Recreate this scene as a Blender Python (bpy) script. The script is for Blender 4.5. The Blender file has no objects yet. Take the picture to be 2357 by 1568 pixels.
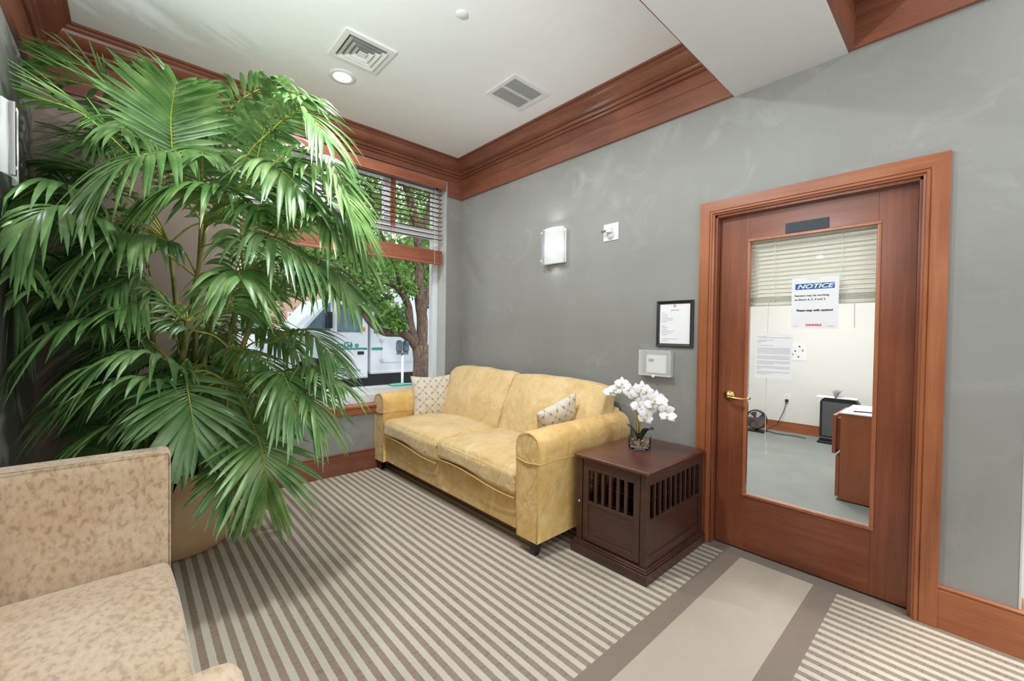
import bpy, bmesh, math, random
from mathutils import Vector, Matrix, noise
PI = math.pi
S = bpy.context.scene
COL = S.collection
random.seed(7)

# ------------------------------------------------------------------ camera, world, sun, lamps, exposure
CAM = Vector((4.007, -2.8385, 1.371)); FPX = 962.32
MR = ((0.67404396, 0.73856447, 0.01368418), (-0.02234645, 0.00187086, 0.99974854), (-0.73835315, 0.67418026, -0.01776533))
cd = bpy.data.cameras.new('camera'); cam = bpy.data.objects.new('camera', cd); COL.objects.link(cam); S.camera = cam
cd.sensor_fit = 'HORIZONTAL'; cd.sensor_width = 36; cd.lens = 36*FPX/2357; cd.clip_start = .02; cd.clip_end = 200
Mw = Matrix(((MR[0][0], MR[1][0], -MR[2][0], CAM.x), (MR[0][1], MR[1][1], -MR[2][1], CAM.y), (MR[0][2], MR[1][2], -MR[2][2], CAM.z), (0, 0, 0, 1)))
cam.matrix_world = Mw
S.view_settings.view_transform = 'Standard'; S.view_settings.look = 'None'; S.view_settings.gamma = 1
S.view_settings.exposure = 0.36; S.view_settings.use_curve_mapping = False
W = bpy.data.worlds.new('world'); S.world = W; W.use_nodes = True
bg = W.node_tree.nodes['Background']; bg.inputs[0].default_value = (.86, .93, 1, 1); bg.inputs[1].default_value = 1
# overcast sky above, brighter glow added below the horizon to light the ceiling
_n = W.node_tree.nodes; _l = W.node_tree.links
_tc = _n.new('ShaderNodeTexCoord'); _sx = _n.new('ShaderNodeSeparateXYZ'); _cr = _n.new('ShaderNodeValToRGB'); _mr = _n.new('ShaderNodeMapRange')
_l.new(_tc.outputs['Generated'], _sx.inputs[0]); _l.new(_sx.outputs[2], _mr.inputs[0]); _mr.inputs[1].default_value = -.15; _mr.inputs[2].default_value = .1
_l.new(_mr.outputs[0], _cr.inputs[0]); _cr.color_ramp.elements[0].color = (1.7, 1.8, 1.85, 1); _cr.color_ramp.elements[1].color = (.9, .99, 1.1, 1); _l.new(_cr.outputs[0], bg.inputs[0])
sd = bpy.data.lights.new('sun', 'SUN'); sd.energy = 2.2; sd.angle = .08; sd.color = (1, .96, .88)
sun = bpy.data.objects.new('sun', sd); COL.objects.link(sun); sun.rotation_euler = (Vector((-.55, .25, -.8))).to_track_quat('-Z', 'Y').to_euler()

def area(name, loc, size, power, color=(1, .96, .9), d=(0, 0, -1), shape='DISK', spread=PI):
    l = bpy.data.lights.new(name, 'AREA'); l.energy = power; l.shape = shape; l.size = size; l.color = color; l.spread = spread
    o = bpy.data.objects.new(name, l); COL.objects.link(o); o.location = loc
    o.rotation_euler = Vector(d).to_track_quat('-Z', 'Y').to_euler(); return o
LWALL = -3.29
# recessed ceiling lamps: the first in view, three unseen ones added for fill light
DOWNLIGHTS = [(.79, -1.66, 3.279), (2.25, -1.9, 3.279), (4.6, -.9, 3.279), (4.6, -2.3, 3.279)]
for i, (x, y, z) in enumerate(DOWNLIGHTS):
    area('downlight_lamp', (x, y, z-.022), .13, (26, 34, 9, 9)[i], (.94, .97, 1))
area('office_lamp', (2.6, 2.4, 2.62), .9, 46, (1, .98, .95))
area('office_lamp', (3.4, 1.0, 2.62), .6, 9, (1, .98, .95))

# open-topped wall sconces: light thrown up and down the wall by their bulbs; the third is added, unseen, to brighten the ceiling
SCONCES = [((1.475, 0, 2.152), -1), ((1.12, LWALL, 2.18), 1), ((2.75, LWALL, 2.18), 1)]
for (x, y, z), sg in SCONCES:
    area('sconce_lamp', (x, y+sg*.05, z+.165), .05, 42 if x > 2 else (2.5 if sg > 0 else .9), (.9, .95, 1), (0, sg*1.3, 1))
    area('sconce_lamp', (x, y+sg*.05, z-.165), .05, .12, (.95, .98, 1), (0, sg*.3, -1))

def at(px, py, ax, val):
    "point of a plane (axis ax = val) that is seen at a photograph position"
    u = ((px-1178.5)/FPX, -(py-784)/FPX, 1)
    r = Vector([sum(MR[k][j]*u[k] for k in range(3)) for j in range(3)])
    return CAM + r*((val-CAM[ax])/r[ax])
def atd(px, py, dep):
    u = ((px-1178.5)/FPX, -(py-784)/FPX, 1)
    return CAM + Vector([sum(MR[k][j]*u[k] for k in range(3)) for j in range(3)])*dep

# ------------------------------------------------------------------ materials
def lin(c):
    c = c/255; return c/12.92 if c <= .04045 else ((c+.055)/1.055)**2.4
def rgb(r, g, b): return (lin(r), lin(g), lin(b), 1)
class NT:
    def __init__(s, name):
        s.m = bpy.data.materials.new(name); s.m.use_nodes = True; s.t = s.m.node_tree; s.n = s.t.nodes; s.l = s.t.links
        s.p = s.n['Principled BSDF']; s.out = s.n['Material Output']
    def N(s, typ, **kw):
        n = s.n.new(typ)
        for k, v in kw.items(): setattr(n, k, v)
        return n
    def L(s, a, b): s.l.new(a, b)
    def co(s, scale=(1, 1, 1), kind='Object', rot=(0, 0, 0)):
        t = s.N('ShaderNodeTexCoord'); m = s.N('ShaderNodeMapping'); m.inputs['Scale'].default_value = scale; m.inputs['Rotation'].default_value = rot
        s.L(t.outputs[kind], m.inputs[0]); return m.outputs[0]
    def noise(s, vec, scale, detail=4, rough=.5, dist=0):
        n = s.N('ShaderNodeTexNoise'); n.inputs['Scale'].default_value = scale; n.inputs['Detail'].default_value = detail
        n.inputs['Roughness'].default_value = rough; n.inputs['Distortion'].default_value = dist
        if vec is not None: s.L(vec, n.inputs['Vector'])
        return n.outputs[0]
    def ramp(s, fac, stops):
        r = s.N('ShaderNodeValToRGB'); e = r.color_ramp.elements
        while len(e) < len(stops): e.new(.5)
        for i, (p, c) in enumerate(stops): e[i].position = p; e[i].color = c
        s.L(fac, r.inputs[0]); return r.outputs[0]
    def mix(s, fac, a, b, mode='MIX'):
        m = s.N('ShaderNodeMix', data_type='RGBA', blend_type=mode)
        for sock, v in ((m.inputs[0], fac), (m.inputs[6], a), (m.inputs[7], b)):
            if hasattr(v, 'links'): s.L(v, sock)
            else: sock.default_value = v
        return m.outputs[2]
    def math(s, op, a, b=None, c=None):
        m = s.N('ShaderNodeMath', operation=op)
        for i, v in enumerate((a, b, c)):
            if v is None: continue
            if hasattr(v, 'links'): s.L(v, m.inputs[i])
            else: m.inputs[i].default_value = v
        return m.outputs[0]
    def bump(s, h, strength=.3, dist=.01):
        b = s.N('ShaderNodeBump'); b.inputs['Strength'].default_value = strength; b.inputs['Distance'].default_value = dist
        s.L(h, b.inputs['Height']); s.L(b.outputs[0], s.p.inputs['Normal'])
    def col(s, c):
        if hasattr(c, 'links'): s.L(c, s.p.inputs['Base Color'])
        else: s.p.inputs['Base Color'].default_value = c
    def rough(s, v): s.p.inputs['Roughness'].default_value = v
def plain(name, c, rough=.6, metal=0, var=.05, vs=6, bump=0, bs=200, spec=.5, coat=0):
    t = NT(name); n = t.noise(t.co(), vs)
    a = tuple(x*(1-var) for x in c[:3])+(1,); b = tuple(min(1, x*(1+var)) for x in c[:3])+(1,)
    t.col(t.ramp(n, [(.3, a), (.7, b)])); t.rough(rough); t.p.inputs['Metallic'].default_value = metal
    t.p.inputs['Specular IOR Level'].default_value = spec; t.p.inputs['Coat Weight'].default_value = coat
    if bump: t.bump(t.noise(t.co(), bs, 2), bump, .002)
    return t.m
def wood(name, dark, mid, light, axis=0, rough=.32, blotch=1.2, coat=.15):
    t = NT(name); sc = [9, 9, 9]; sc[axis] = .6
    v = t.co(tuple(sc)); n1 = t.noise(v, 2.2, 8, .62, .6); n2 = t.noise(t.co(), blotch*1.6, 3, .5)
    sc2 = [60, 60, 60]; sc2[axis] = 2.0
    n3 = t.noise(t.co(tuple(sc2)), 2, 3)
    c = t.ramp(n1, [(.25, dark), (.5, mid), (.78, light)])
    c = t.mix(.35, c, t.ramp(n2, [(.35, dark), (.65, light)]))
    c = t.mix(.18, c, t.ramp(n3, [(.3, dark), (.7, light)]))
    t.col(c); t.rough(rough); t.p.inputs['Coat Weight'].default_value = coat; t.p.inputs['Coat Roughness'].default_value = .25
    t.bump(n3, .04, .002); return t.m
RW = (rgb(88, 48, 34), rgb(126, 74, 54), rgb(154, 98, 74))
M = {}
for i, k in enumerate('xyz'):
    M['wood_'+k] = wood('red_wood_'+k, *RW, axis=i)
    M['trimwood_'+k] = wood('door_casing_wood_'+k, rgb(124, 66, 38), rgb(158, 92, 56), rgb(182, 116, 76), axis=i)
    M['doorwood_'+k] = wood('door_wood_'+k, rgb(92, 46, 28), rgb(124, 66, 40), rgb(152, 88, 58), axis=i, rough=.28)
M['blind_wood'] = wood('blind_wood', rgb(120, 66, 48), rgb(160, 92, 66), rgb(184, 116, 84), axis=1, rough=.4)
M['espresso'] = wood('espresso_wood', rgb(48, 29, 22), rgb(68, 42, 33), rgb(86, 55, 43), axis=0, rough=.34)
M['espresso_top'] = wood('espresso_top_wood', rgb(70, 37, 29), rgb(92, 52, 42), rgb(112, 67, 54), axis=0, rough=.3, coat=.3)
M['cabinet'] = wood('cabinet_wood', rgb(128, 70, 42), rgb(150, 86, 54), rgb(166, 100, 64), axis=2, rough=.35)
M['slatwood'] = wood('slat_wood', rgb(62, 38, 30), rgb(88, 54, 42), rgb(110, 70, 54), axis=1, rough=.6, coat=0)
# wall paint with dull, faintly glossy trowel marks
t = NT('grey_wall_paint'); v = t.co(); big = t.noise(v, 1.1, 3); patch = t.noise(v, 3.2, 6, .65, 1.2)
c = t.ramp(big, [(.35, rgb(136, 136, 131)), (.65, rgb(146, 146, 141))]); mk = t.ramp(patch, [(.52, (0, 0, 0, 1)), (.70, (1, 1, 1, 1))])
mm = t.math('MULTIPLY', mk, t.math('MULTIPLY', t.math('GREATER_THAN', t.noise(v, .9, 1), .47), .15)); t.col(t.mix(mm, c, rgb(196, 197, 193))); t.rough(.5)
r = t.N('ShaderNodeMapRange'); t.L(mk, r.inputs[0]); r.inputs[3].default_value = .55; r.inputs[4].default_value = .36; t.L(r.outputs[0], t.p.inputs['Roughness'])
t.bump(t.noise(v, 14, 5), .12, .006); M['wall'] = t.m
M['pier'] = plain('taupe_pier', rgb(150, 132, 122), .6, var=.06)  # even taupe tone for the wall left of the window
M['reveal'] = plain('pale_reveal_paint', rgb(188, 190, 184), .6)
M['ceiling'] = plain('ceiling_paint', rgb(238, 240, 241), .75, var=.01)
M['beam'] = plain('beam_paint', rgb(206, 207, 206), .7, var=.01)
M['white'] = plain('white_plastic', rgb(235, 235, 230), .4, var=.01)
M['ventwhite'] = plain('vent_white', rgb(228, 229, 228), .5, var=.01)
M['frame_white'] = plain('white_window_frame', rgb(226, 230, 232), .4, var=.02)
M['officewall'] = plain('office_wall_paint', rgb(226, 226, 222), .7, var=.01)
M['black'] = plain('black_satin', rgb(26, 26, 28), .35)
M['darkhole'] = plain('dark_duct', rgb(150, 152, 154), .8)
M['greyduct'] = plain('grey_duct', rgb(205, 206, 208), .8)
M['brass'] = plain('brass', rgb(205, 178, 112), .22, metal=1)
M['chrome'] = plain('chrome', rgb(200, 200, 200), .2, metal=1)
M['copper'] = plain('bronze_cane', rgb(186, 128, 84), .35, metal=.4)
M['slate'] = plain('slate_plate', rgb(52, 60, 66), .6, bump=.3)
M['legblack'] = plain('black_leg', rgb(24, 22, 24), .3)
M['paper'] = plain('paper', rgb(232, 232, 234), .7, var=.01)
M['ink'] = plain('ink', rgb(40, 40, 44), .7)
M['greyink'] = plain('grey_ink', rgb(128, 130, 134), .7)
M['blue'] = plain('sign_blue', rgb(24, 92, 158), .6)
M['red'] = plain('sign_red', rgb(205, 50, 48), .6)
M['teal'] = plain('teal_vinyl', rgb(40, 140, 128), .5)
M['tealcloth'] = plain('mint_cloth', rgb(112, 214, 186), .8)
M['pot'] = plain('tan_glazed_pot', rgb(206, 170, 126), .35, var=.12, vs=3)
M['soil'] = plain('soil', rgb(70, 52, 38), .9, bump=.8, bs=80)
def glass(name, tint=(1, 1, 1, 1), refl=.12):
    t = NT(name); g = t.N('ShaderNodeBsdfGlossy'); g.inputs['Roughness'].default_value = 0.0; tr = t.N('ShaderNodeBsdfTransparent'); tr.inputs[0].default_value = tint
    f = t.N('ShaderNodeLayerWeight'); f.inputs[0].default_value = .12;  mx = t.N('ShaderNodeMixShader'); t.L(f.outputs['Fresnel'], mx.inputs[0]); t.L(tr.outputs[0], mx.inputs[1]); t.L(g.outputs[0], mx.inputs[2])
    t.L(mx.outputs[0], t.out.inputs[0]); return t.m
M['pane'] = glass('window_glass'); M['vase'] = glass('vase_glass', (.93, .95, .95, 1))
def glow(name, c, s):
    t = NT(name); t.p.inputs['Base Color'].default_value = c; t.p.inputs['Emission Color'].default_value = c; t.p.inputs['Emission Strength'].default_value = s; t.rough(.25); return t.m
M['lampglow'] = glow('lamp_diffuser', (1, .99, .97, 1), 3.0)
t = NT('sconce_frosted_glass'); e = t.N('ShaderNodeEmission'); t.p.inputs['Base Color'].default_value = (.86, .88, .88, 1); t.rough(.2); t.p.inputs['Transmission Weight'].default_value = 0
tl = t.N('ShaderNodeBsdfTranslucent'); tl.inputs[0].default_value = (.95, .96, .96, 1); mx = t.N('ShaderNodeMixShader'); mx.inputs[0].default_value = .45
t.L(t.p.outputs[0], mx.inputs[1]); t.L(tl.outputs[0], mx.inputs[2]); t.L(mx.outputs[0], t.out.inputs[0]); M['frost'] = t.m
M['bulb'] = glow('bulb', (1, .98, .95, 1), 5)
# carpet: narrow stripes along x, plain runner towards the door
def carpet():
    t = NT('striped_carpet'); tc = t.N('ShaderNodeTexCoord'); sp = t.N('ShaderNodeSeparateXYZ'); t.L(tc.outputs['Object'], sp.inputs[0])
    X, Y = sp.outputs[0], sp.outputs[1]
    wob = t.math('MULTIPLY', t.math('SUBTRACT', t.noise(t.co(), 90, 2), .5), .006)
    ph = t.math('FRACT', t.math('ADD', t.math('DIVIDE', t.math('ADD', Y, wob), .0561), 100+.092/.0561+.25))
    dk = t.math('LESS_THAN', ph, .5)
    fine = t.noise(t.co(), 420, 2); med = t.noise(t.co((1, 1, 1)), 2.2, 4, .6)
    dash = t.N('ShaderNodeTexNoise'); dash.inputs['Scale'].default_value = 1; dash.inputs['Detail'].default_value = 1
    t.L(t.co((90, 16, 1)), dash.inputs['Vector'])
    lightc = t.mix(med, rgb(206, 199, 184), rgb(192, 184, 166)); darkc = t.mix(med, rgb(158, 144, 130), rgb(146, 128, 108))
    darkc = t.mix(t.math('MULTIPLY', t.math('GREATER_THAN', dash.outputs[0], .60), .28), darkc, rgb(96, 80, 66))
    c = t.mix(dk, lightc, darkc)
    inx = lambda a, b: t.math('MULTIPLY', t.math('GREATER_THAN', X, a), t.math('LESS_THAN', X, b))
    taupe = t.mix(med, rgb(146, 132, 120), rgb(130, 116, 102)); beige = t.mix(med, rgb(194, 182, 166), rgb(178, 164, 146))
    c = t.mix(inx(2.975, 3.558), c, taupe); c = t.mix(t.math('MULTIPLY', inx(3.078, 3.452), t.math('LESS_THAN', Y, -.045)), c, beige)
    c = t.mix(t.math('GREATER_THAN', Y, -.045), c, t.mix(med, rgb(140, 130, 118), rgb(124, 112, 100)))
    c = t.mix(t.math('MULTIPLY', t.math('SUBTRACT', fine, .35), .35), c, rgb(90, 80, 70)); t.col(c); t.rough(.95); t.p.inputs['Specular IOR Level'].default_value = .1
    t.bump(fine, .5, .004); return t.m
M['carpet'] = carpet()
M['officefloor'] = plain('grey_office_carpet', rgb(134, 139, 135), .95, var=.06, vs=3, bump=.3, bs=300, spec=.1)
def fabric(name, base, dark, light, sc=5, sheen=.4, bumpn=True, nscale=300):
    t = NT(name); v = t.co(); n = t.noise(v, sc, 6, .65, .5); n2 = t.noise(v, sc*4, 4, .6)
    c = t.ramp(n, [(.3, dark), (.5, base), (.7, light)]); c = t.mix(.25, c, t.ramp(n2, [(.35, dark), (.65, light)])); t.col(c); t.rough(.8)
    t.p.inputs['Sheen Weight'].default_value = sheen; t.p.inputs['Sheen Roughness'].default_value = .4; t.p.inputs['Specular IOR Level'].default_value = .2
    if bumpn:
        w = t.N('ShaderNodeTexNoise'); w.inputs['Scale'].default_value = 7; w.inputs['Detail'].default_value = 3; w.inputs['Distortion'].default_value = 2.0
        t.L(t.co((1.6, .8, .7), rot=(.4, .3, .5)), w.inputs['Vector']); t.bump(w.outputs[0], .55, .03)
    return t.m
M['velvet'] = fabric('mustard_velvet', rgb(222, 182, 110), rgb(208, 162, 82), rgb(234, 204, 146))
M['velvet_light'] = fabric('pale_mustard_velvet', rgb(222, 191, 136), rgb(208, 172, 108), rgb(232, 208, 162))  # paler tone for the seat and back cushions
M['piping'] = plain('mustard_piping', rgb(214, 180, 116), .8)
t = NT('mottled_beige_suede'); v = t.co((1, 1.6, 1), rot=(.3, .2, .5)); n = t.noise(v, 34, 4, .55, .25); n2 = t.noise(t.co(), 2.2, 3)
c1 = t.ramp(n, [(.36, rgb(160, 130, 100)), (.5, rgb(200, 176, 144)), (.68, rgb(212, 192, 162))]); t.col(t.mix(.35, c1, t.ramp(n2, [(.35, rgb(178, 146, 108)), (.65, rgb(222, 208, 186))])))
t.rough(.85); t.p.inputs['Sheen Weight'].default_value = .4; t.p.inputs['Specular IOR Level'].default_value = .15; t.bump(n, .2, .006); M['suede'] = t.m
# trellis cushion cloth
t = NT('ivory_trellis_cloth'); tc = t.N('ShaderNodeTexCoord'); mp = t.N('ShaderNodeMapping'); mp.inputs['Scale'].default_value = (50, 50, 50); t.L(tc.outputs['Object'], mp.inputs[0])
sp = t.N('ShaderNodeSeparateXYZ'); t.L(mp.outputs[0], sp.inputs[0]); cx = t.math('COSINE', sp.outputs[0]); cy = t.math('COSINE', sp.outputs[1])
c3x = t.math('COSINE', t.math('MULTIPLY', sp.outputs[0], 3)); c3y = t.math('COSINE', t.math('MULTIPLY', sp.outputs[1], 3))
f = t.math('ADD', t.math('ADD', cx, cy), t.math('MULTIPLY', t.math('ADD', c3x, c3y), .32))
ln = t.math('LESS_THAN', t.math('ABSOLUTE', f), .13); base = t.mix(t.noise(t.co(), 14, 4), rgb(228, 220, 206), rgb(206, 196, 180))
t.col(t.mix(ln, base, rgb(172, 148, 104))); t.rough(.7); t.bump(t.noise(t.co(), 16, 4), .3, .01); M['trellis'] = t.m
t = NT('palm_leaf'); n = t.noise(t.co(), 7, 3); oi = t.N('ShaderNodeObjectInfo')
c = t.ramp(n, [(.3, rgb(74, 122, 54)), (.5, rgb(116, 160, 84)), (.72, rgb(168, 194, 128))]); c = t.mix(t.math('MULTIPLY', oi.outputs['Random'], .5), c, rgb(96, 136, 88))
t.col(c); t.rough(.38); tl = t.N('ShaderNodeBsdfTranslucent'); t.L(c, tl.inputs[0]); mx = t.N('ShaderNodeMixShader'); mx.inputs[0].default_value = .25
t.L(t.p.outputs[0], mx.inputs[1]); t.L(tl.outputs[0], mx.inputs[2]); t.L(mx.outputs[0], t.out.inputs[0]); t.p.inputs['Specular IOR Level'].default_value = .9; M['leaf'] = t.m
M['rachis'] = plain('yellow_green_stalk', rgb(176, 176, 60), .45, var=.15)
t = NT('palm_cane'); n = t.noise(t.co((6, 6, 3)), 2, 3); t.col(t.ramp(n, [(.35, rgb(92, 104, 44)), (.5, rgb(138, 140, 72)), (.62, rgb(176, 140, 96)), (.75, rgb(190, 186, 160))])); t.rough(.5); M['cane'] = t.m
t = NT('tree_bark'); n = t.noise(t.co((5, 5, 1.2)), 6, 6, .7, 1); t.col(t.ramp(n, [(.35, rgb(78, 62, 54)), (.55, rgb(126, 104, 92)), (.7, rgb(164, 142, 126))])); t.rough(.9); t.bump(n, .8, .03); M['bark'] = t.m
def treeleaf(name, a, b, c_):
    t = NT(name); n = t.noise(t.co(), 3.5, 4); c = t.ramp(n, [(.3, a), (.5, b), (.7, c_)]); t.col(c); t.rough(.55)
    tl = t.N('ShaderNodeBsdfTranslucent'); t.L(c, tl.inputs[0]); mx = t.N('ShaderNodeMixShader'); mx.inputs[0].default_value = .4
    t.L(t.p.outputs[0], mx.inputs[1]); t.L(tl.outputs[0], mx.inputs[2]); t.L(mx.outputs[0], t.out.inputs[0]); return t.m
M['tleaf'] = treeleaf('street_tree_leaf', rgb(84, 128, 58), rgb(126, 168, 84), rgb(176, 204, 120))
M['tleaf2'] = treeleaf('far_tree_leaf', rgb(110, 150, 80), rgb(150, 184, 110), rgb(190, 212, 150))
M['truck'] = plain('truck_white', rgb(226, 232, 240), .35, var=.02, coat=.3)
M['truckglass'] = plain('truck_glass', rgb(96, 120, 136), .08, var=.2, spec=.8)
M['asphalt'] = plain('asphalt', rgb(120, 112, 114), .9, bump=.3)
M['pavement'] = plain('pavement', rgb(176, 174, 168), .9)
M['heatergrey'] = plain('heater_grille', rgb(74, 78, 80), .6)
M['meter'] = plain('meter_grey', rgb(118, 130, 138), .4, metal=.4)
M['orange'] = plain('amber_lens', rgb(236, 138, 40), .3)
M['orchid'] = plain('orchid_petal', rgb(246, 246, 248), .6, var=.01)
M['orchidc'] = plain('orchid_centre', rgb(196, 190, 90), .6)
M['orchleaf'] = plain('orchid_leaf', rgb(38, 66, 44), .3, var=.2)
t = NT('pebbles'); vo = t.N('ShaderNodeTexVoronoi'); vo.inputs['Scale'].default_value = 90; t.L(t.co(), vo.inputs[0]); t.L(t.ramp(vo.outputs['Color'], [(.2, rgb(84, 58, 42)), (.5, rgb(190, 160, 124)), (.8, rgb(232, 222, 206))]), t.p.inputs[0]); t.rough(.5); M['pebble'] = t.m
M['brick'] = plain('pink_brick', rgb(206, 168, 150), .9)
M['stone'] = plain('pale_stone', rgb(214, 212, 206), .9)
M['slatblind'] = plain('ivory_vinyl', rgb(222, 220, 206), .5, var=.02)
M['cord'] = plain('white_cord', rgb(226, 224, 216), .7)

# ------------------------------------------------------------------ mesh building
class B:
    def __init__(s): s.v = []; s.f = []; s.mi = []; s.cur = 0
    def add(s, vs, fs):
        o = len(s.v); s.v += [tuple(v) for v in vs]; s.f += [tuple(i+o for i in f) for f in fs]; s.mi += [s.cur]*len(fs); return s
    def box(s, x0, x1, y0, y1, z0, z1):
        x0, x1 = sorted((x0, x1)); y0, y1 = sorted((y0, y1)); z0, z1 = sorted((z0, z1))
        return s.add([(x, y, z) for x in (x0, x1) for y in (y0, y1) for z in (z0, z1)], [(0, 1, 3, 2), (4, 6, 7, 5), (0, 4, 5, 1), (2, 3, 7, 6), (0, 2, 6, 4), (1, 5, 7, 3)])
    def prism(s, poly, f0, f1):
        "poly: 2D points; f0, f1 map a 2D point to the two end points"
        n = len(poly); vs = [f0(*p) for p in poly]+[f1(*p) for p in poly]
        return s.add(vs, [tuple(range(n))[::-1], tuple(range(n, 2*n))]+[(i, (i+1) % n, (i+1) % n+n, i+n) for i in range(n)])
    def tube(s, pts, rad, k=8, cap=True):
        pts = [Vector(p) for p in pts]; n = len(pts); rad = rad if hasattr(rad, '__len__') else [rad]*n
        vs = []; up = None
        for i, p in enumerate(pts):
            T = (pts[min(i+1, n-1)]-pts[max(i-1, 0)]).normalized()
            if up is None: up = Vector((0, 0, 1)) if abs(T.z) < .9 else Vector((1, 0, 0))
            a = T.cross(up).normalized(); b = a.cross(T); up = b
            vs += [p+a*math.cos(2*PI*j/k)*rad[i]+b*math.sin(2*PI*j/k)*rad[i] for j in range(k)]
        fs = [(i*k+j, i*k+(j+1) % k, (i+1)*k+(j+1) % k, (i+1)*k+j) for i in range(n-1) for j in range(k)]
        if cap: fs += [tuple(range(k))[::-1], tuple(range((n-1)*k, n*k))]
        return s.add(vs, fs)
    def lathe(s, prof, c=(0, 0, 0), k=40, ax=2, scale=1):
        n = len(prof); vs = []
        for r, h in prof:
            for j in range(k):
                a = 2*PI*j/k; p = [r*math.cos(a), r*math.sin(a), h]
                if ax == 1: p = [p[0], p[2], p[1]]
                if ax == 0: p = [p[2], p[0], p[1]]
                vs.append((c[0]+p[0], c[1]+p[1], c[2]+p[2]))
        return s.add(vs, [(i*k+j, i*k+(j+1) % k, (i+1)*k+(j+1) % k, (i+1)*k+j) for i in range(n-1) for j in range(k)])
    def grid(s, nu, nv, fn):
        vs = [fn(i/nu, j/nv) for i in range(nu+1) for j in range(nv+1)]
        return s.add(vs, [(i*(nv+1)+j, (i+1)*(nv+1)+j, (i+1)*(nv+1)+j+1, i*(nv+1)+j+1) for i in range(nu) for j in range(nv)])
    def rbox(s, h, r, n=14, fn=None):
        "closed soft box of half size h, corner radius r, deformed by fn(u,v,w,point)"
        hx, hy, hz = h
        def pt(u, v, w):
            p = Vector((u*hx, v*hy, w*hz)); q = Vector((max(-hx+r, min(hx-r, p.x)), max(-hy+r, min(hy-r, p.y)), max(-hz+r, min(hz-r, p.z)))); d = p-q
            if d.length > 1e-9:
                k = max(abs(d.x), abs(d.y), abs(d.z)); p = q+d.normalized()*r*min(1, k/r)
            return fn(u, v, w, p) if fn else p
        def sp(i):
            t_ = i/n*2-1; return math.copysign(1-(1-abs(t_))**1.35, t_)
        for a in range(3):
            for sg in (-1, 1):
                def g(iu, iv, a=a, sg=sg):
                    c = [0, 0, 0]; c[a] = sg; c[(a+1) % 3] = sp(round(iu*n)); c[(a+2) % 3] = sp(round(iv*n))*sg; return pt(*c)
                s.grid(n, n, g)
        return s
    def build(s, name, mat, parent=None, smooth=False, bevel=0, merge=False, seg=2, xf=None, sub=0, angle=40):
        me = bpy.data.meshes.new(name); me.from_pydata(s.v, [], s.f); me.update()
        mats = mat if isinstance(mat, (list, tuple)) else [mat]
        for m_ in mats: me.materials.append(M[m_] if isinstance(m_, str) else m_)
        if len(mats) > 1: me.polygons.foreach_set('material_index', s.mi)
        bm = bmesh.new(); bm.from_mesh(me)
        if merge: bmesh.ops.remove_doubles(bm, verts=bm.verts, dist=merge if merge is not True else 1e-5)
        if merge is not None and merge is not False or bevel: bmesh.ops.recalc_face_normals(bm, faces=bm.faces)
        bm.to_mesh(me); bm.free()
        if smooth: me.polygons.foreach_set('use_smooth', [True]*len(me.polygons))
        o = bpy.data.objects.new(name, me); COL.objects.link(o)
        if parent:
            o.parent = parent
            if parent.type == 'EMPTY': o.location = -parent.location
        if xf is not None: o.matrix_basis = xf
        if bevel:
            b = o.modifiers.new('bevel', 'BEVEL'); b.width = bevel; b.segments = seg; b.limit_method = 'ANGLE'; b.angle_limit = math.radians(35)
            b.harden_normals = False
            me.polygons.foreach_set('use_smooth', [True]*len(me.polygons))
            w = o.modifiers.new('wn', 'WEIGHTED_NORMAL'); w.keep_sharp = True
        if sub: q = o.modifiers.new('sub', 'SUBSURF'); q.levels = sub; q.render_levels = sub
        return o
def tag(o, label=None, cat=None, group=None, kind=None):
    for k, v in (('label', label), ('category', cat), ('group', group), ('kind', kind)):
        if v: o[k] = v
    return o
def thing(name, loc, label=None, cat=None, group=None, kind=None):
    e = bpy.data.objects.new(name, None); COL.objects.link(e); e.location = loc; e.empty_display_size = .1
    return tag(e, label, cat, group, kind)
def struct(o): o['kind'] = 'structure'; return o
def text(body, size, loc, mat, parent=None, rz=0, shear=0, name='lettering', align='CENTER', sx=1, bold=0, ext=.0004):
    cu = bpy.data.curves.new(name, 'FONT'); cu.body = body; cu.size = size; cu.align_x = align; cu.align_y = 'CENTER'; cu.shear = shear; cu.extrude = ext; cu.offset = bold; cu.resolution_u = 3
    to = bpy.data.objects.new(name, cu); COL.objects.link(to); bpy.context.view_layer.update()
    me = bpy.data.meshes.new_from_object(to.evaluated_get(bpy.context.evaluated_depsgraph_get())); bpy.data.objects.remove(to)
    o = bpy.data.objects.new(name, me); COL.objects.link(o); me.materials.clear(); me.materials.append(M[mat])
    R = Matrix.Rotation(rz, 4, 'Z') @ Matrix.Rotation(PI/2, 4, 'X') @ Matrix.Diagonal((sx, 1, 1, 1))
    o.matrix_basis = Matrix.Translation(Vector(loc)-(parent.location if parent and parent.type == 'EMPTY' else Vector((0, 0, 0)))) @ R
    if parent: o.parent = parent
    return o

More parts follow.
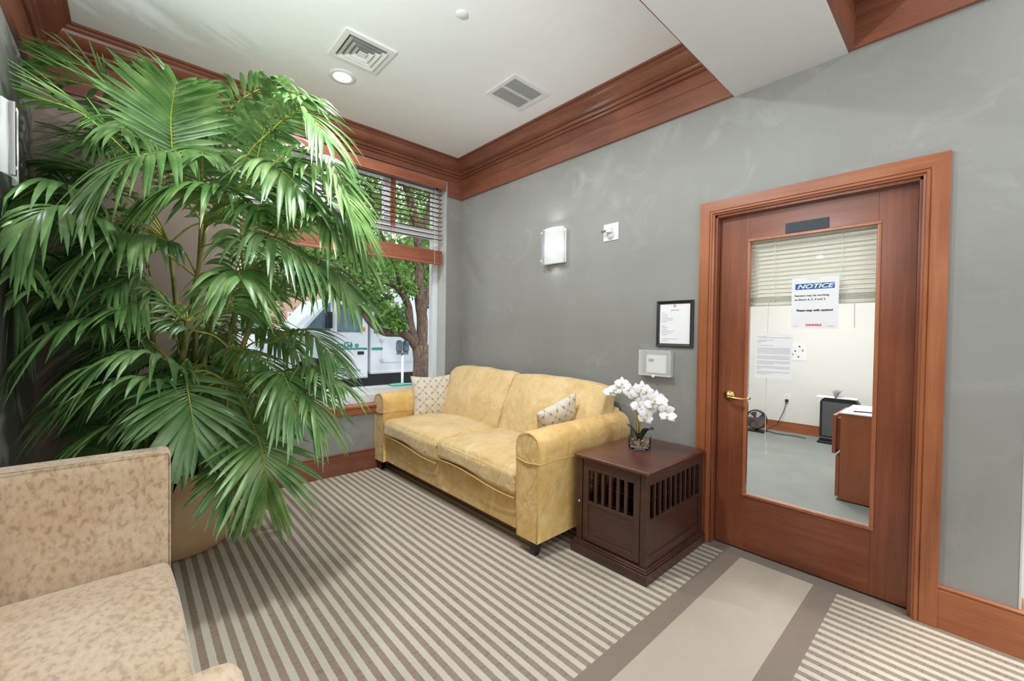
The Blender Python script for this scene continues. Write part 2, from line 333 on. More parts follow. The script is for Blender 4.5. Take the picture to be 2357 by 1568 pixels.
# ================================================================== SETTING
ZC, ZB, LW, EX = 3.279, 2.895, -3.29, 6.0
struct(B().box(0, EX+.8, LW-.12, 0, -.05, 0).box(2.86, 3.845, 0, .16, -.05, 0).build('floor', 'carpet'))
b = B(); b.box(-.02, 2.86, 0, .14, 0, 3.6).box(3.845, 4.18, 0, .14, 0, 3.6).box(2.86, 3.845, 0, .14, 2.165, 3.6); struct(b.build('wall_right', 'wall'))
b = B(); b.box(-.3, 0, -.2, .14, 0, 3.6).box(-.3, 0, -2.2, -.2, 0, .56).box(-.3, 0, -2.2, -.2, 3.075, 3.6); struct(b.build('wall_back', 'wall'))
struct(B().box(-.3, .0, LW-.12, -2.2, 0, 3.6).build('wall_back', 'pier'))
struct(B().box(-.3, 6.0, LW-.12, LW, 0, 3.6).build('wall_left', 'wall'))
struct(B().box(-.02, 3.0, LW-.1, .02, ZC, ZC+.05).build('ceiling', 'ceiling'))
struct(B().box(3.5, EX, LW-.1, .02, ZC, ZC+.05).build('ceiling', 'ceiling'))
struct(B().box(2.965, 3.535, LW, -.001, 2.89, 3.5).build('trim_4', 'beam'))
# crown: profile in (projection, z)
CR = [(0, 2.895), (.026, 2.895), (.026, 3.03), (.034, 3.034), (.022, 3.042), (.022, 3.125), (.04, 3.126), (.052, 3.132), (.052, 3.142), (.042, 3.147), (.058, 3.150), (.07, 3.157), (.072, 3.166), (.06, 3.172),
      (.066, 3.178), (.082, 3.184), (.104, 3.194), (.122, 3.208), (.134, 3.224), (.142, 3.24), (.154, 3.246), (.16, 3.252), (.162, 3.262), (.184, 3.264), (.184, 3.279), (0, 3.279)]
CRU = [(0, 3.07), (.022, 3.07)]+CR[5:]
P = .0
struct(B().prism(CR, lambda p, z: (p, -p, z), lambda p, z: (2.964, -p, z)).build('trim_1', 'wood_x', smooth=False))
struct(B().prism(CRU, lambda p, z: (p, -p, z), lambda p, z: (p, LW+p, z)).build('trim_2', 'wood_y'))
b = B().box(0, .022, -.195, -.022, 2.895, 3.07).box(0, .022, -2.205, LW+.022, 2.895, 3.07); struct(b.build('trim_2', 'wood_y', bevel=.002))
struct(B().prism(CR, lambda p, z: (p, LW+p, z), lambda p, z: (5.4, LW+p, z)).build('trim_3', 'wood_x'))
struct(B().prism(CR, lambda p, z: (2.965-(p*.3 if p < .03 else p), -.19, z), lambda p, z: (2.965-(p*.3 if p < .03 else p), LW+.19, z)).build('trim_5', 'wood_y'))
struct(B().prism(CR, lambda p, z: (3.536+p, -p, z), lambda p, z: (4.3, -p, z)).build('trim_6', 'wood_x'))
struct(B().prism(CR, lambda p, z: (3.536+p, -p, z), lambda p, z: (3.536+p, LW, z)).build('trim_7', 'wood_y'))
BB = [(0, 0), (.016, 0), (.016, .186), (.012, .19), (.018, .193), (.018, .2), (.012, .205), (0, .205)]
b = B().prism(BB, lambda p, z: (0, -p, z), lambda p, z: (2.775, -p, z)); struct(b.build('baseboard_right', 'trimwood_x'))
b = B().prism(BB, lambda p, z: (3.93, -p, z), lambda p, z: (4.18+p, -p, z)).prism(BB, lambda p, z: (4.18+p, -p, z), lambda p, z: (4.18+p, .14, z)); struct(b.build('baseboard_right', 'trimwood_x'))
struct(B().prism(BB, lambda p, z: (p, -p, z), lambda p, z: (p, LW, z)).build('baseboard_back', 'wood_y'))
struct(B().prism(BB, lambda p, z: (0, LW+p, z), lambda p, z: (5.4, LW+p, z)).build('baseboard_left', 'wood_x'))
struct(B().box(4.173, 4.182, -.002, .008, .205, 3.2).build('trim_8', 'reveal', bevel=.002))

# window 1
w = thing('window_1', (-.2, -1.2, .645), kind='structure')
ya, yb = -2.2, -.2
B().box(-.3, -.004, yb-.004, yb, .645, 3.07).box(-.3, -.004, ya, ya+.004, .645, 3.07).box(-.3, -.004, ya, yb, 3.066, 3.07).build('reveal', 'reveal', w)
b = B().box(-.28, -.09, ya, yb, .645, .73).box(-.28, -.12, ya, yb, .73, .79).box(-.26, -.17, yb-.065, yb-.004, .79, 3.06).box(-.26, -.17, ya+.004, ya+.065, .79, 3.06).box(-.26, -.17, ya, yb, 3.0, 3.06)
b.build('window_frame', 'frame_white', w, bevel=.004)
b = B().box(-.25, -.16, ya+.06, yb-.06, 2.44, 2.53); b.build('transom', 'frame_white', w, bevel=.004)
b = B().box(-.25, -.17, -.86, -.80, 2.53, 3.0).box(-.25, -.17, -1.55, -1.49, 2.53, 3.0); b.build('mullion', 'frame_white', w, bevel=.004)
B().box(-.165, -.14, -.80, -.755, 2.5, 3.0).build('mullion_trim', 'blind_wood', w)
b = B().box(-.213, -.207, ya+.06, yb-.06, .79, 2.44).box(-.213, -.207, ya+.06, yb-.06, 2.53, 3.0); b.build('pane', 'pane', w)
struct(B().box(-.12, .035, -2.24, -.16, .62, .645).box(.0, .022, -2.22, -.18, .56, .62).build('trim_9', 'trimwood_y', bevel=.006))

# door 1 with casing
cz = 2.25; o_ = (2.772, 3.931); i_ = (2.862, 3.843); zi = 2.163
b = B()
prof = [(0, 0), (0, .022), (.062, .022), (.066, .018), (.07, .026), (.08, .026), (.084, .016), (.092, .014), (.092, 0)]
def seg(b, p0, p1, d0, d1):
    "casing length from outer corner p0 to p1 with inward offset directions at the two ends"
    b.prism([(a, -y) for a, y in prof], lambda a, y: (p0[0]+d0[0]*a, y, p0[1]+d0[1]*a), lambda a, y: (p1[0]+d1[0]*a, y, p1[1]+d1[1]*a))
bl = B(); seg(bl, (o_[0], 0), (o_[0], cz), (1, 0), (1, -1)); seg(bl, (o_[1], 0), (o_[1], cz), (-1, 0), (-1, -1)); struct(bl.build('trim_10', 'trimwood_z', merge=True))
bl = B(); seg(bl, (o_[0], cz), (o_[1], cz), (1, -1), (-1, -1)); struct(bl.build('trim_10', 'trimwood_x', merge=True))
struct(B().box(i_[0]-.006, i_[0]+.018, -.0, .16, 0, zi).box(i_[1]-.018, i_[1]+.006, 0, .16, 0, zi).box(i_[0], i_[1], 0, .16, zi-.022, zi+.004).build('trim_11', 'doorwood_z', bevel=.003))
d = thing('door_1', (3.36, .07, 0), kind='structure')
sx0, sx1, sz1, yf, yk = 2.884, 3.822, 2.136, .048, .092
gx0, gx1, gz0, gz1 = 3.062, 3.668, .372, 1.966
fx0, fx1, fz0, fz1 = gx0-.004, gx1+.004, gz0-.004, gz1+.004
B().box(sx0, fx0, yf, yk, .012, sz1).box(fx1, sx1, yf, yk, .012, sz1).build('stile', 'doorwood_z', d, bevel=.002)
B().box(fx0, fx1, yf, yk, .012, fz0).box(fx0, fx1, yf, yk, fz1, sz1).build('rail', 'doorwood_x', d, bevel=.0)
b = B()
for (p, q) in (((gx0-.018, gz0-.018), (gx1+.018, gz0)), ((gx0-.018, gz1), (gx1+.018, gz1+.018)), ((gx0-.018, gz0), (gx0, gz1)), ((gx1, gz0), (gx1+.018, gz1))):
    b.box(p[0], q[0], yf-.007, yf+.012, p[1], q[1])
b.build('glazing_bead', 'trimwood_z', d, bevel=.003)
B().box(gx0, gx1, .066, .072, gz0, gz1).build('pane', 'pane', d)
B().box(3.252, 3.462, yf-.006, yf, 1.985, 2.045).build('sign_plate', 'slate', d, bevel=.001)
h = B().lathe([(0, -.024), (.012, -.024), (.018, -.012), (.032, -.01), (.034, -.004), (.034, 0)], (2.957, yf, .985), 32, 1).build('handle', 'brass', d, smooth=True)
lv = [(2.957, yf-.02, .98), (2.957, yf-.05, .98), (2.975, yf-.06, .98), (3.01, yf-.06, .977), (3.05, yf-.057, .976), (3.08, yf-.05, .981), (3.095, yf-.038, .985)]
B().tube(lv, [.009, .010, .0115, .010, .009, .008, .006], 12).build('lever', 'brass', h, smooth=True)

# ================================================================== ROOM THINGS
# wooden blind in the window
wb = thing('wooden_blind', (-.06, -1.2, 2.14), 'raised reddish wooden slat blind hanging in the tall window, thick stack at its bottom', 'blind')
B().box(-.09, -.012, -2.17, -.235, 2.99, 3.05).build('headrail', 'blind_wood', wb, bevel=.004)
vp = [(0, 2.965), (.012, 2.965), (.016, 2.985), (.012, 2.99), (.018, 3.01), (.014, 3.02), (.022, 3.045), (.022, 3.06), (0, 3.06)]
B().prism(vp, lambda p, z: (-.01+p, -2.18, z), lambda p, z: (-.01+p, -.225, z)).build('valance', 'blind_wood', wb)
for k in range(12):
    z = 2.955-k*.05
    B().box(-.068, -.032, -2.17, -.24, z, z+.0025).build('slat', 'slatwood', wb)
b = B()
for k in range(15): b.box(-.076, -.024+.001*(k % 2), -2.17, -.24, 2.155+k*.0085, 2.155+k*.0085+.0065)
b.build('slat_stack', 'blind_wood', wb)
B().box(-.078, -.022, -2.17, -.24, 2.128, 2.152).build('bottom_rail', 'blind_wood', wb, bevel=.003)
for y in (-.34, -.83, -1.35, -1.9):
    B().tube([(-.021, y, 2.13), (-.021, y, 3.0)], .0016, 6).tube([(-.079, y, 2.13), (-.079, y, 3.0)], .0016, 6).build('ladder_cord', 'cord' if y > -.5 else 'blind_wood', wb)
B().tube([(-.015, -.29, 2.0), (-.018, -.29, 2.5), (-.02, -.3, 2.97)], .0025, 6).build('pull_cord', 'blind_wood', wb)

# ceiling diffuser, grille, lights
v = thing('ceiling_vent', (1.16, -1.665, ZC), 'square white ceiling diffuser with nested louvre rings beside the recessed light', 'vent')
def ring(b, cx, cy, r0, r1, z0, z1):
    q = [(-1, -1), (1, -1), (1, 1), (-1, 1)]
    b.add([(cx+x*r0, cy+y*r0, z0) for x, y in q]+[(cx+x*r1, cy+y*r1, z1) for x, y in q], [(i, (i+1) % 4, (i+1) % 4+4, i+4) for i in range(4)])
    b.add([(cx+x*r0, cy+y*r0, z0+.002) for x, y in q]+[(cx+x*r1, cy+y*r1, z1+.002) for x, y in q], [(i, i+4, (i+1) % 4+4, (i+1) % 4) for i in range(4)])
b = B(); ring(b, 1.16, -1.665, .17, .135, ZC-.012, ZC-.012); ring(b, 1.16, -1.665, .17, .172, ZC-.012, ZC-.001); ring(b, 1.16, -1.665, .135, .128, ZC-.012, ZC-.002); b.build('frame', 'ventwhite', v)
B().box(1.025, 1.295, -1.80, -1.53, ZC-.0015, ZC-.0005).build('duct_opening', 'darkhole', v)
for k, (a, c) in enumerate(((.128, .1), (.094, .066), (.06, .034))):
    b = B(); ring(b, 1.16, -1.665, a, c, ZC-.022, ZC-.008); b.build('louvre', 'ventwhite', v)
B().box(1.133, 1.187, -1.692, -1.638, ZC-.02, ZC-.016).build('centre_plate', 'ventwhite', v)
v = thing('ceiling_grille', (1.537, -.565, ZC), 'flat white slotted return grille on the ceiling near the door wall crown', 'vent')
gx, gy = 1.537, -.565
B().box(gx-.175, gx+.175, gy-.185, gy-.15, ZC-.01, ZC).box(gx-.175, gx+.175, gy+.15, gy+.185, ZC-.01, ZC).box(gx-.175, gx-.14, gy-.15, gy+.15, ZC-.01, ZC).box(gx+.14, gx+.175, gy-.15, gy+.15, ZC-.01, ZC).box(gx-.012, gx+.012, gy-.15, gy+.15, ZC-.009, ZC).build('frame', 'ventwhite', v)
b = B()
for k in range(24):
    y = gy-.144+k*.0125; b.add([(gx-.14, y, ZC-.009), (gx+.14, y, ZC-.009), (gx+.14, y+.009, ZC-.003), (gx-.14, y+.009, ZC-.003), (gx-.14, y+.002, ZC-.009), (gx+.14, y+.002, ZC-.009), (gx+.14, y+.011, ZC-.003), (gx-.14, y+.011, ZC-.003)], [(0, 1, 2, 3), (4, 7, 6, 5), (0, 4, 5, 1)])
b.build('slats', 'ventwhite', v); B().box(gx-.14, gx+.14, gy-.15, gy+.15, ZC-.0008, ZC-.0003).build('duct_opening', 'greyduct', v)
for i, (x, y, z) in enumerate(DOWNLIGHTS):
    lab = 'round recessed ceiling light glowing white beside the louvred diffuser' if i == 0 else 'round recessed ceiling light added out of view for fill light'
    l = thing('recessed_light', (x, y, z), lab, 'light', None if i == 0 else 'added ceiling lights')
    B().lathe([(.095, 0), (.092, -.006), (.07, -.01), (.062, -.004)], (x, y, z), 40).build('trim_ring', 'ventwhite', l, smooth=True)
    B().lathe([(.064, -.005), (.03, -.007), (0.0001, -.008)], (x, y, z), 40).build('diffuser', 'lampglow', l, smooth=True)
x, y, _ = at(1063, 32, 2, ZC)
s_ = B().lathe([(.035, 0), (.035, -.006), (.03, -.01), (0.0001, -.011)], (x, y, ZC), 32).build('sprinkler_cover', 'ventwhite', None, smooth=True)
tag(s_, 'small round white cover disc on the ceiling near the top edge', 'sprinkler')

# wall sconces: bowed frosted glass held by steel strips
def sconce(origin, side, label):
    s0 = thing('wall_sconce', origin, label, 'lamp', 'frosted wall lamps'); ox, oy, oz = origin; sg = side
    Y = lambda p: oy+sg*p
    B().box(ox-.12, ox+.12, oy, Y(.012), oz-.15, oz+.15).build('back_plate', 'white', s0, bevel=.003)
    def arc(u, v, off=0, w=.128, h=.158):
        a = (u-.5)*2; return (ox+a*w, Y(.052+.03*(1-a*a)+off), oz-h+v*2*h)
    b = B().grid(20, 2, lambda u, v: arc(u, v)).grid(20, 2, lambda u, v: arc(1-u, v, -.006)); b.build('glass_shade', 'frost', s0, smooth=True)
    q = -.1 if sg < 0 else .085
    st = B().box(ox+q-.013, ox+q+.013, Y(.070), Y(.088), oz-.158, oz+.158).build('steel_strip', 'chrome', s0, bevel=.002)
    for zz in (-.125, .125): B().box(ox+q-.007, ox+q+.007, Y(.088), Y(.093), oz+zz-.008, oz+zz+.008).build('clip', 'white', st, bevel=.002)
    B().tube([(ox, Y(.045), oz-.05), (ox, Y(.03), oz+.03)], .016, 12).build('bulb', 'bulb', s0, smooth=True)
sconce((1.475, 0, 2.152), -1, 'lit frosted glass wall sconce on the grey wall above the sofa')
sconce((1.12, LW, 2.18), 1, 'lit frosted glass wall sconce at the left picture edge beside the palm')
sconce((2.75, LW, 2.18), 1, 'lit frosted glass wall sconce added out of view above the loveseat end to brighten the ceiling')

# motion sensor, thermostat, framed letter
s_ = thing('wall_sensor', (2.057, 0, 2.188), 'square white wall plate with small adjustable sensor head right of the sconce', 'sensor')
B().box(1.988, 2.127, -.008, 0, 2.12, 2.256).build('plate', 'white', s_, bevel=.003)
B().box(2.035, 2.082, -.05, -.008, 2.178, 2.215).build('bracket', 'white', s_, bevel=.004)
B().lathe([(0.0001, -.02), (.03, -.014), (.036, 0)], (2.058, -.009, 2.163), 24, 1).build('lens', 'beam', s_, smooth=True)
B().box(2.0, 2.045, -.062, -.045, 2.18, 2.2).build('sensor_head', 'chrome', s_, bevel=.002)
s_ = thing('thermostat', (2.475, 0, 1.16), 'white thermostat inside a clear locking cover below the framed letter', 'thermostat')
B().box(2.40, 2.55, -.028, 0, 1.095, 1.225).build('thermostat_body', 'white', s_, bevel=.006)
B().box(2.42, 2.462, -.0295, -.028, 1.175, 1.198).build('display', 'meter', s_)
cv = B().box(2.352, 2.358, -.05, 0, 1.075, 1.262).box(2.592, 2.598, -.05, 0, 1.075, 1.262).box(2.352, 2.598, -.05, 0, 1.256, 1.262).box(2.352, 2.598, -.05, 0, 1.075, 1.081).box(2.352, 2.598, -.052, -.048, 1.075, 1.262)
t = NT('clear_plastic'); t.p.inputs['Base Color'].default_value = (.93, .94, .93, 1); t.rough(.15); tr = t.N('ShaderNodeBsdfTransparent'); mx = t.N('ShaderNodeMixShader'); mx.inputs[0].default_value = .76
t.L(t.p.outputs[0], mx.inputs[1]); t.L(tr.outputs[0], mx.inputs[2]); t.L(mx.outputs[0], t.out.inputs[0]); M['clear'] = t.m
cv.build('clear_cover', 'clear', s_)
b = B()
for k in range(22): b.box(2.366+k*.0102, 2.370+k*.0102, -.046, -.004, 1.079, 1.082)
b.build('cover_vents', 'white', s_); B().box(2.462, 2.482, -.058, -.05, 1.066, 1.082).build('lock', 'white', s_, bevel=.002)
s_ = thing('framed_letter', (2.6, 0, 1.45), 'printed letter in a black frame beside the door casing', 'picture frame')
fx = (2.468, 2.735, 1.288, 1.615); fw = .024
pr = [(0, 0), (0, .014), (.006, .02), (.018, .016), (.024, .008), (.024, 0)]
b = B(); cs = [(fx[0], fx[2]), (fx[1], fx[2]), (fx[1], fx[3]), (fx[0], fx[3])]; dr = [(1, 1), (-1, 1), (-1, -1), (1, -1)]
for k in range(4):
    a0, a1, e0, e1 = cs[k], cs[(k+1) % 4], dr[k], dr[(k+1) % 4]
    b.prism(pr, lambda a, y: (a0[0]+e0[0]*a, -y, a0[1]+e0[1]*a), lambda a, y: (a1[0]+e1[0]*a, -y, a1[1]+e1[1]*a))
b.build('frame', 'black', s_); B().box(fx[0]+.02, fx[1]-.02, -.008, -.004, fx[2]+.02, fx[3]-.02).build('letter_sheet', 'paper', s_)
B().lathe([(.006, 0), (.0095, -.0006), (.006, -.001)], (2.602, -.0082, 1.578), 20, 1).build('red_seal', 'red', s_)
text('OFFICE HOURS', .0085, (2.602, -.0084, 1.548), 'greyink', s_, bold=.0002)
b = B(); zz = 1.528
for k, wd in enumerate((.018, .04, .044, .085, .08, .04, 0, .022, .042, .04, .09, .07, .04, 0, .115, .045)):
    if wd: b.box(2.508, 2.508+wd, -.0086, -.0082, zz, zz+.0022)
    zz -= .0125 if wd else .017
b.build('letter_text', 'greyink', s_)

# notices on the door glass
yg = .066
s_ = thing('notice_poster', (3.4, yg, 1.42), 'white notice poster with blue NOTICE banner taped to the door glass', 'poster')
B().box(3.287, 3.511, yg-.0022, yg-.0002, 1.42, 1.715).build('sheet', 'paper', s_)
B().box(3.36, 3.425, yg-.003, yg-.0024, 1.70, 1.728).build('tape', 'slatblind', s_)
B().box(3.305, 3.492, yg-.003, yg-.0024, 1.648, 1.682).build('banner', 'blue', s_)
text('NOTICE', .034, (3.398, yg-.0034, 1.664), 'paper', s_, shear=.3, sx=1.35, bold=.0008)
text('Painters may be working', .0148, (3.302, yg-.003, 1.612), 'ink', s_, align='LEFT', bold=.0002, sx=1.12)
text('on floors 6, 5, 4 and 3.', .0148, (3.302, yg-.003, 1.589), 'ink', s_, align='LEFT', bold=.0002, sx=1.12)
text('Please step with caution!', .0158, (3.4, yg-.003, 1.526), 'ink', s_, bold=.0006, sx=1.1)
text('DAHNGLE', .0145, (3.398, yg-.003, 1.441), 'red', s_, bold=.0006, sx=1.1)
B().box(3.3, 3.318, yg-.003, yg-.0024, 1.434, 1.4355).build('fine_print', 'greyink', s_); B().box(3.465, 3.492, yg-.003, yg-.0024, 1.434, 1.4355).build('fine_print', 'greyink', s_)
s_ = thing('typed_letter', (3.2, yg, 1.115), 'typed letter taped to the door glass left below the notice', 'paper')
B().box(3.1, 3.299, yg-.0022, yg-.0002, 1.114, 1.387).build('sheet', 'paper', s_)
b = B(); zz = 1.372
for k in range(30):
    if k in (2, 6, 8, 14, 18, 22, 26): zz -= .0075; continue
    x1 = 3.286 if k not in (0, 3, 4, 5, 7, 21, 25, 28, 29) else random.choice((3.2, 3.16, 3.13)); b.box(3.108, x1, yg-.0028, yg-.0024, zz, zz+.0016); zz -= .0083
b.build('typed_lines', 'greyink', s_)

# pale slat blind on the office side of the door
s_ = thing('door_blind', (3.365, .12, 1.56), 'ivory slat blind half raised behind the door glass', 'blind')
for k in range(15):
    z = 1.99-k*.0255
    B().add([(3.03, .108, z-.011), (3.70, .108, z-.011), (3.70, .118, z), (3.03, .118, z), (3.03, .122, z+.012), (3.70, .122, z+.012)], [(0, 1, 2, 3), (3, 2, 5, 4)]).build('slat', 'slatblind', s_, smooth=True)
b = B()
for k in range(9): b.box(3.03, 3.70, .104, .128, 1.585+k*.0042, 1.5875+k*.0042)
b.build('slat_stack', 'slatblind', s_); B().box(3.03, 3.70, .102, .13, 1.563, 1.582).build('bottom_rail', 'slatblind', s_, bevel=.004); B().box(3.03, 3.70, .1, .135, 2.0, 2.04).build('headrail', 'slatblind', s_)
for x in (3.185, 3.515):
    b = B()
    for k in range(22): b.tube([(x+(.003 if k % 2 else -.003), .1, 1.58+k*.019), (x+(-.003 if k % 2 else .003), .1, 1.599+k*.019)], .0018, 5)
    b.build('ladder_cord', 'cord', s_)
B().tube([(3.155, .098, 1.6), (3.155, .098, .72)], .0018, 6).tube([(3.155, .098, .72), (3.162, .1, .70), (3.158, .098, .67), (3.165, .1, .655), (3.16, .098, .6), (3.163, .098, .52)], .0022, 5).lathe([(.002, .03), (.006, .015), (.008, 0), (0.001, -.001)], (3.163, .098, .63), 10).build('pull_cord', 'cord', s_)
B().tube([(3.575, .1, 1.565), (3.578, .1, 1.425)], .0025, 6).build('tilt_cord', 'cord', s_)

# ---------------------------------------------------------------- yellow sofa
so = thing('sofa', (1.15, -.52, 0), 'mustard yellow velvet two seat sofa against the grey wall under the sconce', 'sofa')
def wr(p, s, a): return a*noise.noise(Vector(p)*s)
AX = ((-.0, .2), (2.085, 2.285))
B().box(.15, 2.14, -1.005, -.12, .105, .345).build('base', 'velvet', so, bevel=.012)
def backfn(u, v_, w_, p): return p+Vector((1.145, -.09, .46))
B().rbox((1.06, .055, .36), .04, 10, backfn).build('back_frame', 'velvet', so, smooth=True, merge=1e-4)
for (xa, xb) in AX:
    c = (xa+xb)/2; hw = (xb-xa)/2
    def prof2(n=9):
        pts = [(xa+.006, .10), (xa, .3), (xa-.004, .55)]
        for k in range(n+1):
            a = PI-PI*k/n; pts.append((c+(hw+.008)*math.cos(a), .66+.105*math.sin(a)**.8))
        return pts+[(xb+.004, .55), (xb, .3), (xb-.006, .10)]
    pf = prof2(); n = len(pf); N = 16; b = B()
    def f(u, v_):
        # u around the profile, v along the depth; slight slump and wrinkles
        i = round(u*(n-1)); x, z = pf[i]; y = -1.03+v_*1.0; k = 1 if z > .6 else .3
        zz = z+(.02*v_ if z > .6 else 0)
        q = wr((x, y*2, z*2), 4, .010)*k
        e = min(v_, 1-v_)*1.0; sh = 1-.12*max(0, 1-e/.025) if z > .4 else 1-.04*max(0, 1-e/.02)
        return (c+(x-c)*sh+q*.4, y, zz*1.0-(1-sh)*.12+q)
    vv = [0, .004, .014, .03, .08, .15, .25, .35, .45, .55, .65, .75, .85, .92, .97, .99, 1]
    vs = [f(i/(n-1), v_) for i in range(n) for v_ in vv]; m_ = len(vv)
    fs = [(i*m_+j, (i+1)*m_+j, (i+1)*m_+j+1, i*m_+j+1) for i in range(n-1) for j in range(m_-1)]
    fs += [tuple(i*m_ for i in range(n)), tuple(i*m_+m_-1 for i in range(n))[::-1], tuple((n-1)*m_+j for j in range(m_))+tuple(j for j in range(m_))[::-1]]
    b.add(vs, fs); ar = b.build('arm', 'velvet', so, smooth=False); me = ar.data
    for p_ in me.polygons: p_.use_smooth = len(p_.vertices) == 4
    # piping round the front face and the cap seam
    bp = B().tube([(c+(x-c)*.94, -1.031, z-.008 if z > .6 else z) for x, z in pf], .0045, 6)
    sz = .565
    def seamz(y): return sz+.02*math.sin(y*5+c*3)+.035*(y+1)
    ins, outs = [(xa-.006, y) for y in [-.1-.093*k for k in range(11)]], [(xb+.006, y) for y in [-1.03+.093*k for k in range(11)]]
    bp.tube([(x, y, seamz(y)) for x, y in ins]+[(xa+.003, -1.034, seamz(-1.03))]+[(c, -1.037, seamz(-1.03)-.012)]+[(xb-.003, -1.034, seamz(-1.03))]+[(x, y, seamz(y)) for x, y in outs], .004, 6)
    bp.build('piping', 'piping', ar, smooth=True)
def seatcush(x0, x1, seed):
    cxx, hw = (x0+x1)/2, (x1-x0)/2; y0, y1 = -1.045, -.27; cyy, hd = (y0+y1)/2, (y1-y0)/2
    def fn(u, v_, w_, p):
        q = Vector((cxx+p.x, cyy+p.y, .425+p.z)); cr = (1-u*u)*(1-v_*v_)
        q.z += (.045 if w_ > 0 else 0)*max(0, cr)**.5*(1 if p.z > 0 else 0)
        if v_ < 0 and w_ < .5: q.z += -.03*(-v_)*(.5+.5*math.sin((u-.1)*2.6-.6+PI))*-1*(.5-w_)  # wavy bottom edge
        if v_ < -.5: q.y -= .015*(1-u*u)
        q.z -= .03*max(0, -v_-.6)*(u+.6)
        q.z += .012*noise.noise(Vector((q.x*3+seed, q.y*5, q.z*3)))+.004*noise.noise(Vector((q.x*22+seed, q.y*7, q.z*4)))*(1 if w_ > -.5 else .3)
        return q
    o = B().rbox((hw, hd, .085), .045, 26, fn).build('seat_cushion', 'velvet_light', so, smooth=True, merge=1e-4)
    for zt, off in ((.48, 0), (.358, 1)):
        pts = []
        for k in range(25):
            u = -1+2*k/24; x = cxx+u*hw*.985; zl = zt-.03*.4*(u+.6)
            zl += (-.018*math.sin(u*2.6-.6)) if off else .012*math.cos(u*1.5)
            pts.append((x, y0-.002-.015*(1-u*u)+(.012 if off == 0 else .006), zl))
        B().tube(pts, .004, 6).build('piping', 'piping', o, smooth=True)
seatcush(.205, 1.165, 0); seatcush(1.165, 2.085, 5)
def backcush(x0, x1, seed, drop=0):
    cxx, hw = (x0+x1)/2, (x1-x0)/2; zc, hz = .73, .265
    def fn(u, v_, w_, p):
        th = 1-.45*max(0, w_); q = Vector((cxx+p.x*(1-.02*w_), p.y*th, zc+p.z)); bul = max(0, (1-u*u)*(1-w_*w_))
        q.y += (-.05 if v_ < 0 else .0)*bul*(abs(v_) if abs(v_) < 1 else 1)
        q.y += -.24+.09*w_
        q.z += -drop*max(0, w_)*(u*.5+.5)+(.022*(1-u*u)-.008*abs(u)**6)*max(0, w_)
        q += Vector((0, 1, 0))*(.03*noise.noise(Vector((q.x*2.5+seed, q.z*2.5, seed)))+.014*noise.noise(Vector(((q.x-q.z*.5)*13+seed, q.z*3, 2))))
        q.z += .014*noise.noise(Vector((q.x*4+seed, 1, 3)))*max(0, w_)
        return q
    o = B().rbox((hw, .12, hz), .05, 26, fn).build('back_cushion', 'velvet_light', so, smooth=True, merge=1e-4)
    return o
backcush(.15, 1.165, 3, .0); c2 = backcush(1.165, 2.2, 9, .02)
B().tube([(2.165, -.30, .50), (2.185, -.26, .6), (2.18, -.215, .75), (2.16, -.18, .88), (2.12, -.16, .945)], .005, 6).build('piping', 'piping', c2, smooth=True)
for (x, y) in ((.08, -.985), (2.215, -.985), (.08, -.1), (2.215, -.1)):
    B().add([(x+a*r, y+b_*r, z) for z, r in ((0, .019), (.108, .034)) for a, b_ in ((-1, -1), (1, -1), (1, 1), (-1, 1))], [(0, 3, 2, 1), (4, 5, 6, 7), (0, 1, 5, 4), (1, 2, 6, 5), (2, 3, 7, 6), (3, 0, 4, 7)]).build('leg', 'legblack', so, bevel=.002)
# throw pillows
def pillow(center, ux, uy, w, th, label):
    b = B(); n = 28
    def sh(a, c_, sg):
        ca = (1-abs(a)**2.4)*(1-abs(c_)**2.4); e = th*max(0, ca)**.55
        x = a*w*(1-.10*(1-c_*c_)*abs(a)**2); y = c_*w*(1-.10*(1-a*a)*abs(c_)**2)
        e += .006*noise.noise(Vector((a*5, c_*5, sg*2+center[0])))*min(1, ca*4)
        return Vector((x, y, sg*e))
    for sg in (1, -1): b.grid(n, n, lambda u, v_: sh((u*2-1)*sg, v_*2-1, sg))
    X = Vector(ux).normalized(); Y_ = Vector(uy); Y_ = (Y_-X*Y_.dot(X)).normalized(); Z = X.cross(Y_)
    xf = Matrix(((X.x, Y_.x, Z.x, center[0]), (X.y, Y_.y, Z.y, center[1]), (X.z, Y_.z, Z.z, center[2]), (0, 0, 0, 1)))
    o = b.build('throw_pillow', 'trellis', None, smooth=True, merge=1e-4, xf=xf); tag(o, label, 'cushion', 'trellis throw pillows')
    return o
pillow((.245, -.515, .70), (.16, .95, .0), (-.22, 0, .97), .225, .075, 'ivory trellis pattern pillow leaning on the sofa arm by the window')
pillow((1.95, -.50, .70), (.12, .9, .30), (.30, -.3, .9), .20, .07, 'ivory trellis pattern pillow tucked behind the sofa arm next to the dark crate table')

# ---------------------------------------------------------------- crate end table
ct = thing('crate_table', (2.585, -.4, 0), 'dark brown slatted wooden pet crate end table between sofa and door', 'table')
x0, x1, y0, y1 = 2.345, 2.83, -.745, -.035
b = B().box(2.33, 2.845, -.765, -.03, .598, .62); b.build('table_top', 'espresso_top', ct, bevel=.009, seg=3)
b = B()
for (xx, yy) in ((x0, y0), (x1-.04, y0), (x0, y1-.04), (x1-.04, y1-.04)): B().box(xx, xx+.04, yy, yy+.04, .02, .598).build('corner_post', 'espresso', ct, bevel=.003)
B().box(2.322, 2.853, -.775, -.022, 0, .055).box(2.33, 2.845, -.767, -.026, .055, .068).box(2.336, 2.84, -.76, -.03, .068, .078).build('plinth', 'espresso', ct, bevel=.004)
